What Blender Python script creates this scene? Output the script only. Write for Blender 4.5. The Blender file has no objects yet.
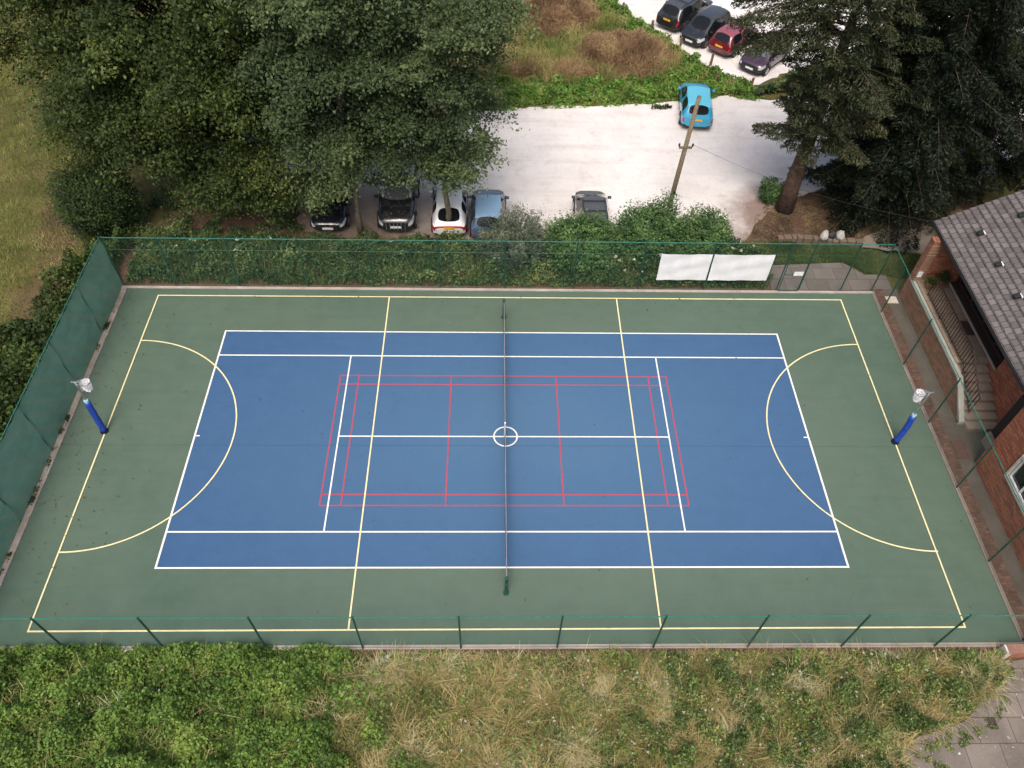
import bpy, bmesh, math, random
import numpy as np
from mathutils import Vector, Matrix
random.seed(4)
SC = bpy.context.scene
COL = SC.collection
PI = math.pi
CP = -0.30          # level of the gravel car park below the court

# ------------------------------------------------------------------ helpers
def sm(a, b, x):
    t = np.clip((x - a) / (b - a), 0, 1)
    return t * t * (3 - 2 * t)

def fnoise(x, y, scale, seed, octs=3):
    r = np.random.default_rng(seed)
    out = np.zeros_like(np.asarray(x, float)); amp = 1.0; tot = 0
    for o in range(octs):
        for k in range(5):
            a = r.uniform(0, 2 * PI); f = (2 ** o) / scale * r.uniform(.7, 1.4) * 2 * PI / 2
            out = out + amp * np.sin((x * math.cos(a) + y * math.sin(a)) * f + r.uniform(0, 6.28) + 1.3 * np.sin((y * math.cos(a) - x * math.sin(a)) * f * .6))
        tot += amp * 2.0; amp *= .55
    return out / tot

def gz(x, y):
    x = np.asarray(x, float); y = np.asarray(y, float)
    z = -0.03 + (CP - 0.02 + .03) * sm(9.6, 11.8, y)
    bank = .28 * sm(8.6, 9.4, y) * (1 - sm(10.2, 11.6, y))
    z = z + bank * (1 - sm(11, 12.5, x)) 
    out = np.maximum(sm(17.6, 22, np.abs(x)) * (x < 0), sm(26, 30, y) * (1 - sm(4, 7, x)))
    z = z + out * .12 * fnoise(x, y, 3.5, 11)
    return z

def link(name, me, mat=None, parent=None):
    o = bpy.data.objects.new(name, me); COL.objects.link(o)
    if mat is not None and len(me.materials) == 0: me.materials.append(mat)
    if parent is not None:
        o.parent = parent
    return o

def tag(o, label=None, cat=None, group=None, kind=None):
    if label: o['label'] = label
    if cat: o['category'] = cat
    if group: o['group'] = group
    if kind: o['kind'] = kind
    return o

def empty(name, loc=(0, 0, 0), rz=0.0):
    o = bpy.data.objects.new(name, None); COL.objects.link(o)
    o.empty_display_size = .3
    o.location = loc; o.rotation_euler = (0, 0, rz)
    return o

class MB:
    def __init__(self): self.v = []; self.f = []; self.m = []
    def add(self, vs, fs, mi=0):
        n = len(self.v); self.v += [tuple(map(float, p)) for p in vs]
        self.f += [tuple(n + i for i in f) for f in fs]; self.m += [mi] * len(fs)
        return self
    def box(self, c, s, rz=0, M=None, mi=0):
        x, y, z = s[0] / 2, s[1] / 2, s[2] / 2
        vs = [Vector(p) for p in ((-x,-y,-z),(x,-y,-z),(x,y,-z),(-x,y,-z),(-x,-y,z),(x,-y,z),(x,y,z),(-x,y,z))]
        R = M if M is not None else Matrix.Rotation(rz, 3, 'Z')
        vs = [R @ p + Vector(c) for p in vs]
        return self.add(vs, [(3,2,1,0),(4,5,6,7),(0,1,5,4),(1,2,6,5),(2,3,7,6),(3,0,4,7)], mi)
    def box2(self, a, b, mi=0):
        return self.box([(a[i] + b[i]) / 2 for i in range(3)], [abs(b[i] - a[i]) for i in range(3)], mi=mi)
    def tube(self, pts, rad, n=8, mi=0, caps=True):
        pts = [Vector(p) for p in pts]
        if not isinstance(rad, (list, tuple)): rad = [rad] * len(pts)
        vs = []; prev = None
        for i, p in enumerate(pts):
            t = (pts[min(i + 1, len(pts) - 1)] - pts[max(i - 1, 0)])
            if t.length < 1e-9: t = Vector((0, 0, 1))
            t.normalize()
            if prev is None:
                a = Vector((1, 0, 0)) if abs(t.x) < .9 else Vector((0, 1, 0))
            else: a = prev
            a = (a - t * a.dot(t)).normalized(); b = t.cross(a); prev = a
            for k in range(n):
                th = 2 * PI * k / n
                vs.append(p + (a * math.cos(th) + b * math.sin(th)) * rad[i])
        fs = []
        for i in range(len(pts) - 1):
            for k in range(n):
                k2 = (k + 1) % n
                fs.append((i*n+k, i*n+k2, (i+1)*n+k2, (i+1)*n+k))
        if caps:
            fs.append(tuple(range(n))[::-1]); fs.append(tuple((len(pts)-1)*n + k for k in range(n)))
        return self.add(vs, fs, mi)
    def prism(self, poly, z0, z1, mi=0):
        n = len(poly)
        vs = [(p[0], p[1], z0) for p in poly] + [(p[0], p[1], z1) for p in poly]
        fs = [tuple(range(n))[::-1], tuple(range(n, 2*n))] + [(i, (i+1) % n, n + (i+1) % n, n + i) for i in range(n)]
        return self.add(vs, fs, mi)
    def extr(self, poly, axis, a, b, mi=0):
        """polygon in the plane normal to axis, swept from a to b"""
        n = len(poly)
        def P(p, t):
            return (t, p[0], p[1]) if axis == 'x' else ((p[0], t, p[1]) if axis == 'y' else (p[0], p[1], t))
        vs = [P(p, a) for p in poly] + [P(p, b) for p in poly]
        fs = [tuple(range(n))[::-1], tuple(range(n, 2*n))] + [(i, (i+1) % n, n + (i+1) % n, n + i) for i in range(n)]
        return self.add(vs, fs, mi)
    def build(self, name, mat, parent=None, bevel=0, smooth=False, off=None):
        me = bpy.data.meshes.new(name)
        vs = self.v
        if off is not None: vs = [(v[0]-off[0], v[1]-off[1], v[2]-off[2]) for v in vs]
        me.from_pydata(vs, [], self.f)
        for mm in (mat if isinstance(mat, (list, tuple)) else [mat]): me.materials.append(mm)
        if isinstance(mat, (list, tuple)): me.polygons.foreach_set('material_index', self.m)
        bm = bmesh.new(); bm.from_mesh(me); bmesh.ops.recalc_face_normals(bm, faces=bm.faces); bm.to_mesh(me); bm.free()
        if smooth: me.polygons.foreach_set('use_smooth', [True] * len(me.polygons))
        o = link(name, me, None, parent)
        if bevel:
            md = o.modifiers.new('Bevel', 'BEVEL'); md.width = bevel; md.segments = 2; md.limit_method = 'ANGLE'
        return o

def np_mesh(name, V, F, mat, parent=None, tint=None, off=None, smooth=False):
    V = np.asarray(V, np.float32); F = np.asarray(F, np.int32)
    if off is not None: V = V - np.asarray(off, np.float32)
    me = bpy.data.meshes.new(name)
    k = F.shape[1]
    me.vertices.add(len(V)); me.vertices.foreach_set('co', V.ravel())
    me.loops.add(F.size); me.loops.foreach_set('vertex_index', F.ravel())
    me.polygons.add(len(F)); me.polygons.foreach_set('loop_start', np.arange(0, F.size, k, dtype=np.int32))
    me.update(calc_edges=True)
    if tint is not None:
        a = me.attributes.new('tint', 'FLOAT', 'POINT'); a.data.foreach_set('value', np.asarray(tint, np.float32))
    if smooth: me.polygons.foreach_set('use_smooth', np.ones(len(F), bool))
    return link(name, me, mat, parent)

# ------------------------------------------------------------------ materials
class NT:
    def __init__(self, name):
        self.m = bpy.data.materials.new(name); self.m.use_nodes = True
        self.t = self.m.node_tree; self.n = self.t.nodes; self.n.clear()
        self.out = self.n.new('ShaderNodeOutputMaterial')
    def node(self, ty, **kw):
        nd = self.n.new(ty)
        for k, v in kw.items():
            if k == 'inp':
                for a, b in v.items():
                    if hasattr(b, 'is_output') or isinstance(b, bpy.types.NodeSocket): self.t.links.new(b, nd.inputs[a])
                    else: nd.inputs[a].default_value = b
            else: setattr(nd, k, v)
        return nd
    def lk(self, a, b): self.t.links.new(a, b)
    def pos(self):
        return self.node('ShaderNodeNewGeometry').outputs['Position']
    def obj(self):
        return self.node('ShaderNodeTexCoord').outputs['Object']
    def noise(self, vec, scale, detail=4, rough=.55, dist=0):
        nd = self.node('ShaderNodeTexNoise'); self.lk(vec, nd.inputs['Vector'])
        nd.inputs['Scale'].default_value = scale; nd.inputs['Detail'].default_value = detail
        nd.inputs['Roughness'].default_value = rough; nd.inputs['Distortion'].default_value = dist
        return nd.outputs['Fac']
    def ramp(self, fac, stops):
        nd = self.node('ShaderNodeValToRGB'); self.lk(fac, nd.inputs[0])
        e = nd.color_ramp.elements
        while len(e) < len(stops): e.new(.5)
        for el, (p, c) in zip(e, stops):
            el.position = p; el.color = (*c, 1) if len(c) == 3 else c
        return nd.outputs[0]
    def mix(self, fac, a, b, blend='MIX'):
        nd = self.node('ShaderNodeMix', data_type='RGBA', blend_type=blend)
        for s, v in ((nd.inputs[0], fac), (nd.inputs[6], a), (nd.inputs[7], b)):
            if isinstance(v, bpy.types.NodeSocket): self.lk(v, s)
            elif isinstance(v, (int, float)): s.default_value = v
            else: s.default_value = (*v, 1)
        return nd.outputs[2]
    def math(self, op, a, b=None, c=None):
        nd = self.node('ShaderNodeMath', operation=op)
        for i, v in enumerate((a, b, c)):
            if v is None: continue
            if isinstance(v, bpy.types.NodeSocket): self.lk(v, nd.inputs[i])
            else: nd.inputs[i].default_value = v
        return nd.outputs[0]
    def mapr(self, v, a, b, c=0, d=1):
        nd = self.node('ShaderNodeMapRange'); self.lk(v, nd.inputs[0])
        for i, x in enumerate((a, b, c, d)): nd.inputs[i+1].default_value = x
        return nd.outputs[0]
    def sep(self, v):
        nd = self.node('ShaderNodeSeparateXYZ'); self.lk(v, nd.inputs[0]); return nd.outputs
    def comb(self, x, y, z=0.0):
        nd = self.node('ShaderNodeCombineXYZ')
        for i, v in enumerate((x, y, z)):
            if isinstance(v, bpy.types.NodeSocket): self.lk(v, nd.inputs[i])
            else: nd.inputs[i].default_value = v
        return nd.outputs[0]
    def bump(self, h, s=.3, d=.02):
        nd = self.node('ShaderNodeBump'); self.lk(h, nd.inputs['Height'])
        nd.inputs['Strength'].default_value = s; nd.inputs['Distance'].default_value = d
        return nd.outputs[0]
    def bsdf(self, col, rough=.8, metal=0, normal=None, spec=.5, coat=0, trans=0):
        nd = self.node('ShaderNodeBsdfPrincipled')
        for k, v in (('Base Color', col), ('Roughness', rough), ('Metallic', metal)):
            if isinstance(v, bpy.types.NodeSocket): self.lk(v, nd.inputs[k])
            elif isinstance(v, (tuple, list)): nd.inputs[k].default_value = (*v, 1)
            else: nd.inputs[k].default_value = v
        nd.inputs['Specular IOR Level'].default_value = spec
        nd.inputs['Coat Weight'].default_value = coat
        nd.inputs['Transmission Weight'].default_value = trans
        if normal is not None: self.lk(normal, nd.inputs['Normal'])
        return nd.outputs[0]
    def done(self, sh):
        self.lk(sh, self.out.inputs[0]); return self.m
    def alpha(self, sh, fac):
        tr = self.node('ShaderNodeBsdfTransparent').outputs[0]
        mx = self.node('ShaderNodeMixShader')
        if isinstance(fac, bpy.types.NodeSocket): self.lk(fac, mx.inputs[0])
        else: mx.inputs[0].default_value = fac
        self.lk(tr, mx.inputs[1]); self.lk(sh, mx.inputs[2])
        return mx.outputs[0]

def plain(name, col, rough=.6, metal=0, var=.12, scale=6, spec=.5, coat=0):
    t = NT(name); p = t.obj()
    f = t.noise(p, scale, 5, .6)
    c2 = tuple(max(0, x * (1 - var * 2)) for x in col); c3 = tuple(min(1, x * (1 + var)) for x in col)
    c = t.ramp(f, [(.3, c2), (.7, c3)])
    return t.done(t.bsdf(c, rough, metal, spec=spec, coat=coat))

def leaf_mat(name, stops, trans=.25, rough=.55, spec=.3):
    t = NT(name)
    a = t.node('ShaderNodeAttribute', attribute_name='tint').outputs['Fac']
    c = t.ramp(a, stops)
    d = t.bsdf(c, rough, spec=spec)
    tl = t.node('ShaderNodeBsdfTranslucent'); t.lk(c, tl.inputs[0])
    mx = t.node('ShaderNodeMixShader'); mx.inputs[0].default_value = trans
    t.lk(d, mx.inputs[1]); t.lk(tl.outputs[0], mx.inputs[2])
    return t.done(mx.outputs[0])

def court_mat(name, c_lo, c_hi, stain, worn):  # worn: middle tone, holds both play wear and painted lens vignette
    t = NT(name); p = t.pos()
    big = t.noise(p, .16, 4, .6, .6); mid = t.noise(p, 1.3, 5, .65); fine = t.noise(p, 55, 3, .7)
    x, y, z = t.sep(p)
    streak = t.noise(t.comb(t.math('MULTIPLY', x, .25), t.math('MULTIPLY', y, 3.2)), 1.2, 4, .6)
    c = t.ramp(big, [(.3, c_lo), (.72, c_hi)])
    c = t.mix(t.mapr(mid, .35, .75, 0, .35), c, tuple(v * 1.25 for v in c_hi))
    c = t.mix(t.mapr(streak, .5, .8, 0, .22), c, tuple(v * .72 for v in c_lo))
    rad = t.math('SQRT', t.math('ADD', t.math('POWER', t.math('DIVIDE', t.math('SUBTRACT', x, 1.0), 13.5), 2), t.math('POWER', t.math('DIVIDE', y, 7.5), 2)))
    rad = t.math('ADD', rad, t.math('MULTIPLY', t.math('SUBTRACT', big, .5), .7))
    c = t.mix(t.mapr(rad, .15, 1.15, .8, 0), c, worn)      # lighter middle: play wear, plus lens vignette painted into the colour
    sp = t.noise(p, 2.1, 6, .75, 1.2)
    c = t.mix(t.mapr(sp, .66, .8, 0, .3), c, stain)
    st2 = t.noise(p, .75, 7, .8, 2.2)
    c = t.mix(t.mapr(st2, .58, .72, 0, .28), c, tuple(v * .62 for v in c_lo))
    seam = t.math('LESS_THAN', t.math('ABSOLUTE', t.math('ADD', t.math('ADD', y, .42), t.math('MULTIPLY', t.math('SUBTRACT', mid, .5), .06))), .02)
    c = t.mix(t.math('MULTIPLY', seam, .3), c, tuple(v * .5 for v in c_lo))
    scr = t.noise(t.comb(t.math('MULTIPLY', x, 9.0), t.math('MULTIPLY', y, 1.4)), 1.6, 4, .7, .8)
    c = t.mix(t.mapr(scr, .7, .82, 0, .3), c, tuple(min(1, v * 1.5 + .03) for v in c_hi))
    g = t.mapr(fine, .2, .8, .72, 1.25)
    c = t.mix(1.0, c, t.comb(g, g, g), 'MULTIPLY')
    nb = t.bump(fine, .35, .006)
    return t.done(t.bsdf(c, .82, normal=nb, spec=.28))

def paint_mat(name, col):
    t = NT(name); p = t.pos()
    n1 = t.noise(p, 9, 6, .75); n2 = t.noise(p, .5, 3)
    n3 = t.noise(p, 2.2, 6, .8, 1.0)
    c = t.mix(t.mapr(n3, .5, .75, 0, .35), col, tuple(v * .5 for v in col))
    c = t.mix(t.mapr(n1, .45, .8, 0, .4), c, tuple(v * .55 for v in col))
    c = t.mix(t.mapr(n2, .4, .7, 0, .18), c, tuple(v * .6 for v in col))
    return t.done(t.bsdf(c, .75, spec=.3))

def brick_mat(name, axes, c1, c2, mortar, bw=.225, bh=.075, ms=.012, blotch=.5, rough=.85, bump=.5):
    t = NT(name); p = t.pos(); s = t.sep(p)
    v = t.comb(s[axes[0]], s[axes[1]], 0)
    b = t.node('ShaderNodeTexBrick')
    t.lk(v, b.inputs['Vector'])
    b.inputs['Color1'].default_value = (*c1, 1); b.inputs['Color2'].default_value = (*c2, 1)
    b.inputs['Mortar'].default_value = (*mortar, 1); b.inputs['Scale'].default_value = 1
    b.inputs['Mortar Size'].default_value = ms; b.inputs['Brick Width'].default_value = bw; b.inputs['Row Height'].default_value = bh
    b.inputs['Bias'].default_value = -.1; b.inputs['Mortar Smooth'].default_value = .2
    n = t.noise(p, 1.1, 6, .7, .5); n2 = t.noise(p, 14, 4, .7)
    c = t.mix(t.mapr(n, .42, .75, 0, blotch), b.outputs['Color'], tuple(x * .45 for x in c1))
    c = t.mix(t.mapr(n2, .5, .85, 0, .35), c, tuple(min(1, x * 1.35 + .03) for x in c2))
    h = t.math('SUBTRACT', t.math('MULTIPLY', n2, .35), b.outputs['Fac'])
    return t.done(t.bsdf(c, rough, normal=t.bump(h, bump, .012), spec=.25))

def concrete_mat(name, col, slab=None, axes=(0, 1), dirt=(.06, .05, .04), dk=.5, spots=0):
    t = NT(name); p = t.pos(); s = t.sep(p)
    n = t.noise(p, .9, 6, .7, .5); f = t.noise(p, 24, 5, .75)
    c = t.mix(t.mapr(n, .35, .7, 0, dk), col, dirt)
    c = t.mix(t.mapr(f, .3, .8, 0, .4), c, tuple(min(1, x * 1.45) for x in col))
    h = f
    if slab:
        b = t.node('ShaderNodeTexBrick'); t.lk(t.comb(s[axes[0]], s[axes[1]], 0), b.inputs['Vector'])
        b.inputs['Scale'].default_value = 1; b.inputs['Mortar Size'].default_value = .012; b.inputs['Mortar Smooth'].default_value = .4
        b.inputs['Brick Width'].default_value = slab[0]; b.inputs['Row Height'].default_value = slab[1]
        b.offset = slab[2] if len(slab) > 2 else .5
        b.inputs['Color1'].default_value = (1, 1, 1, 1); b.inputs['Color2'].default_value = (.78, .78, .78, 1); b.inputs['Mortar'].default_value = (.32, .3, .26, 1)
        c = t.mix(1.0, c, b.outputs['Color'], 'MULTIPLY')
        h = t.math('SUBTRACT', f, b.outputs['Fac'])
    if spots:
        sp = t.noise(p, 7, 2, .5)
        c = t.mix(t.mapr(sp, .68, .74, 0, spots), c, (.6, .6, .58))
    return t.done(t.bsdf(c, .9, normal=t.bump(h, .4, .012), spec=.2))

def chain_mat(name, col, axis, pitch=.06, w=.1, plastic=.45):
    """axis 0: fence along x, 1: fence along y; diagonal wire diamonds"""
    t = NT(name); s = t.sep(t.pos())
    a = t.math('DIVIDE', t.math('ADD', s[axis], s[2]), pitch); b = t.math('DIVIDE', t.math('SUBTRACT', s[axis], s[2]), pitch)
    fa = t.math('LESS_THAN', t.math('ABSOLUTE', t.math('SUBTRACT', t.math('FRACT', a), .5)), w / 2)
    fb = t.math('LESS_THAN', t.math('ABSOLUTE', t.math('SUBTRACT', t.math('FRACT', b), .5)), w / 2)
    return t.done(t.alpha(t.bsdf(col, plastic, spec=.4), t.math('MAXIMUM', fa, fb)))

M = {}
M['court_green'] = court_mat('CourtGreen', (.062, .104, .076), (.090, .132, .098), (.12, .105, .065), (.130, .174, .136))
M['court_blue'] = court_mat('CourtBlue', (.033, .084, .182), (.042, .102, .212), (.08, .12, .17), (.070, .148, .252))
M['white_line'] = paint_mat('WhiteLine', (.78, .78, .74))
M['yellow_line'] = paint_mat('YellowLine', (.78, .70, .40))
M['red_line'] = paint_mat('RedLine', (.43, .068, .105))
M['green_metal'] = plain('GreenMetal', (.018, .085, .06), .4, .2, .2)
M['green_rail'] = plain('GreenRail', (.04, .20, .15), .35, .2, .2)
M['chain_x'] = chain_mat('ChainX', (.035, .15, .11), 0, .06, .04)
M['chain_y'] = chain_mat('ChainY', (.04, .16, .12), 1, .06, .06)
M['white_paint'] = plain('WhitePaint', (.75, .76, .76), .5)
M['steel'] = plain('Steel', (.42, .45, .47), .35, .8)
M['pad_blue'] = plain('PadBlue', (.012, .05, .33), .45, 0, .15, 9)
M['white_net'] = plain('WhiteCord', (.85, .85, .86), .8)
M['black_net'] = plain('BlackNet', (.02, .025, .03), .7)
M['wood_pole'] = plain('WoodPole', (.20, .155, .10), .85, 0, .3, 12)
M['bark'] = plain('Bark', (.085, .062, .045), .95, 0, .35, 5)
M['bark_red'] = plain('BarkRed', (.085, .05, .034), .95, 0, .35, 5)
M['bark_thin'] = plain('BarkThin', (.16, .13, .09), .95, 0, .3, 7)
M['black_metal'] = plain('BlackMetal', (.012, .012, .013), .5, .1)
M['brown_metal'] = plain('BrownRail', (.035, .016, .014), .55, .1)
M['dark_wood'] = plain('DarkTimber', (.045, .024, .018), .7)
M['cream'] = plain('CreamStone', (.55, .50, .43), .8)
M['rubber'] = plain('Rubber', (.015, .015, .016), .8)
M['rim'] = plain('Rim', (.45, .46, .47), .3, .8)
M['plastic_black'] = plain('BlackTrim', (.02, .02, .022), .55)
M['plate_yellow'] = plain('PlateYellow', (.75, .42, .03), .5, var=.05)
M['plate_white'] = plain('PlateWhite', (.8, .8, .78), .5, var=.05)
M['lamp_red'] = plain('LampRed', (.42, .015, .02), .2, var=.1)
M['lamp_clear'] = plain('LampClear', (.72, .75, .78), .12, .2, var=.1)
t = NT('CarGlass'); M['car_glass'] = t.done(t.bsdf((.008, .010, .012), .08, spec=.32))
t = NT('CarGlassPale'); M['car_glass_pale'] = t.done(t.bsdf((.10, .14, .16), .08, spec=.8))
t = NT('WindowGlass'); M['glass'] = t.done(t.bsdf((.012, .014, .015), .08, spec=.6))
def car_paint(name, col, metal=.0):
    t = NT(name); f = t.noise(t.obj(), 90, 2)
    c = t.mix(t.mapr(f, .3, .7, 0, .15), col, tuple(min(1, x * 1.3) for x in col))
    dirt = t.noise(t.obj(), 3, 5, .7)
    c = t.mix(t.mapr(dirt, .5, .85, 0, .25), c, (.3, .28, .25))
    return t.done(t.bsdf(c, .26, metal, coat=.8))

# ------------------------------------------------------------------ foliage generators
def unit(v): return v / (np.linalg.norm(v, axis=1, keepdims=True) + 1e-9)

def leaves(P, size, rng, up=.7, droop=0., aspect=.6, outward=None, along=None):
    """diamond leaves at P; returns verts, faces"""
    n = len(P)
    nrm = rng.normal(size=(n, 3)); nrm = unit(nrm) * .9 + np.array([0, 0, up])
    if outward is not None: nrm = nrm + outward * .5
    nrm = unit(nrm)
    t = rng.normal(size=(n, 3)) if along is None else along + rng.normal(size=(n, 3)) * .35
    t[:, 2] -= droop
    t = unit(t - nrm * np.sum(t * nrm, 1, keepdims=True))
    b = np.cross(nrm, t)
    s = np.asarray(size).reshape(-1, 1) * np.ones((n, 1))
    V = np.empty((n, 4, 3))
    V[:, 0] = P - t * s * .5
    V[:, 1] = P - b * s * aspect * .5 + nrm * s * .10
    V[:, 2] = P + t * s * .5
    V[:, 3] = P + b * s * aspect * .5 + nrm * s * .10
    F = np.arange(n * 4).reshape(n, 4)
    return V.reshape(-1, 3), F

def blades(P, h, w, lean, rng, curl=.35):
    n = len(P)
    a = rng.uniform(0, 2 * PI, n); d = np.stack([np.cos(a), np.sin(a), 0 * a], 1)
    b = rng.uniform(0, 2 * PI, n); sd = np.stack([np.cos(b), np.sin(b), 0 * b], 1)
    h = np.asarray(h).reshape(-1, 1) * np.ones((n, 1)); l = np.minimum(np.abs(rng.normal(0, 1, (n, 1))), 1.5) * lean
    mid = P + np.array([0, 0, 1]) * h * .6 + d * l * h * .4
    tip = P + np.array([0, 0, 1]) * h * (1 - curl * np.minimum(l, 1)) + d * l * h * 1.1
    w = np.asarray(w).reshape(-1, 1) * np.ones((n, 1))
    V = np.empty((n, 5, 3))
    V[:, 0] = P - sd * w * .5; V[:, 1] = P + sd * w * .5
    V[:, 2] = mid + sd * w * .4; V[:, 3] = mid - sd * w * .4; V[:, 4] = tip
    base = (np.arange(n) * 5)[:, None]
    F = np.concatenate([base + np.array([0, 1, 2, 3]), base + np.array([3, 2, 4, 4])], 0)
    # second piece as a thin quad (two tip corners apart) so all faces are quads
    V2 = np.empty((n, 6, 3)); V2[:, :4] = V[:, :4]; V2[:, 4] = tip + sd * w * .12; V2[:, 5] = tip - sd * w * .12
    base = (np.arange(n) * 6)[:, None]
    F = np.concatenate([base + np.array([0, 1, 2, 3]), base + np.array([3, 2, 4, 5])], 0)
    return V2.reshape(-1, 3), F

def in_poly(x, y, poly):
    ins = np.zeros(len(x), bool); n = len(poly)
    for i in range(n):
        x1, y1 = poly[i]; x2, y2 = poly[(i + 1) % n]
        c = ((y1 > y) != (y2 > y)) & (x < (x2 - x1) * (y - y1) / (y2 - y1 + 1e-12) + x1)
        ins ^= c
    return ins

def scatter(poly, n, rng, dens=None):
    poly = np.asarray(poly, float); lo = poly.min(0); hi = poly.max(0); out = []
    tot = 0
    while tot < n:
        p = rng.uniform(lo, hi, (n * 2, 2))
        k = in_poly(p[:, 0], p[:, 1], poly)
        if dens is not None: k &= rng.uniform(0, 1, len(p)) < dens(p[:, 0], p[:, 1])
        p = p[k]; out.append(p); tot += len(p)
    return np.concatenate(out)[:n]

def merge(parts):
    Vs, Fs, Ts = [], [], []; o = 0
    for V, F, T in parts:
        Vs.append(V); Fs.append(F + o); Ts.append(T); o += len(V)
    return np.concatenate(Vs), np.concatenate(Fs), np.concatenate(Ts)

def grass_patch(name, poly, n, h, w, mat, seed, lean=.5, tint=(0, 1), nscale=1.2, dens=None, label=None, cat='grass', hn=.5, edge=None):
    rng = np.random.default_rng(seed)
    p = scatter(poly, n, rng, dens)
    z = gz(p[:, 0], p[:, 1])
    nz = fnoise(p[:, 0], p[:, 1], nscale, seed)
    hh = rng.uniform(h[0], h[1], n) * (1 + hn * nz)
    if edge is not None: hh = hh * edge(p[:, 0], p[:, 1])
    V, F = blades(np.stack([p[:, 0], p[:, 1], z - .01], 1), hh, w * rng.uniform(.7, 1.4, n), lean, rng)
    tt = np.clip(.5 + .45 * fnoise(p[:, 0], p[:, 1], nscale * 1.7, seed + 5) + rng.normal(0, .17, n), 0, 1)
    tt = tint[0] + (tint[1] - tint[0]) * tt
    o = np_mesh(name, V, F, mat, tint=np.repeat(tt, 6))
    if label: tag(o, label, cat, kind='stuff')
    return o

def herb_patch(name, poly, n, hmax, size, mat, seed, nscale=.9, dens=None, label=None, cat='plants', up=.8, lo=.0, tint=None, edge=None, low=.15):
    rng = np.random.default_rng(seed)
    p = scatter(poly, n, rng, dens)
    x, y = p[:, 0], p[:, 1]
    nz = fnoise(x, y, nscale, seed, 4)
    H = hmax * np.clip(.55 + .75 * nz, low, 1.3)
    if edge is not None: H = H * edge(x, y)
    u = rng.uniform(0, 1, n) ** .45
    z = gz(x, y) + H * (lo + (1 - lo) * u)
    V, F = leaves(np.stack([x, y, z], 1), size * rng.uniform(.6, 1.4, n), rng, up=up, aspect=.7)
    tt = np.clip(.45 + .35 * fnoise(x, y, nscale * 1.6, seed + 3) + rng.normal(0, .2, n), 0, 1) if tint is None else tint(x, y, rng)
    o = np_mesh(name, V, F, mat, tint=np.repeat(tt, 4))
    if label: tag(o, label, cat, kind='stuff')
    return o

def sample_ellipsoids(ells, n, rng, shell=.33):
    w = np.array([e[3] * e[4] * e[5] for e in ells]) ** (2/3); w = w / w.sum()
    out = []
    while sum(map(len, out)) < n:
        k = rng.choice(len(ells), n, p=w)
        E = np.array(ells)[k]
        d = unit(rng.normal(size=(n, 3))); r = rng.uniform(0, 1, (n, 1)) ** shell
        P = E[:, :3] + d * r * E[:, 3:6]
        ok = np.ones(n, bool)
        for e in ells:    # drop points deep inside another lobe
            q = (P - np.array(e[:3])) / np.array(e[3:6])
            ok &= np.sum(q * q, 1) > .16
        out.append(P[ok])
    return np.concatenate(out)[:n]

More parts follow.
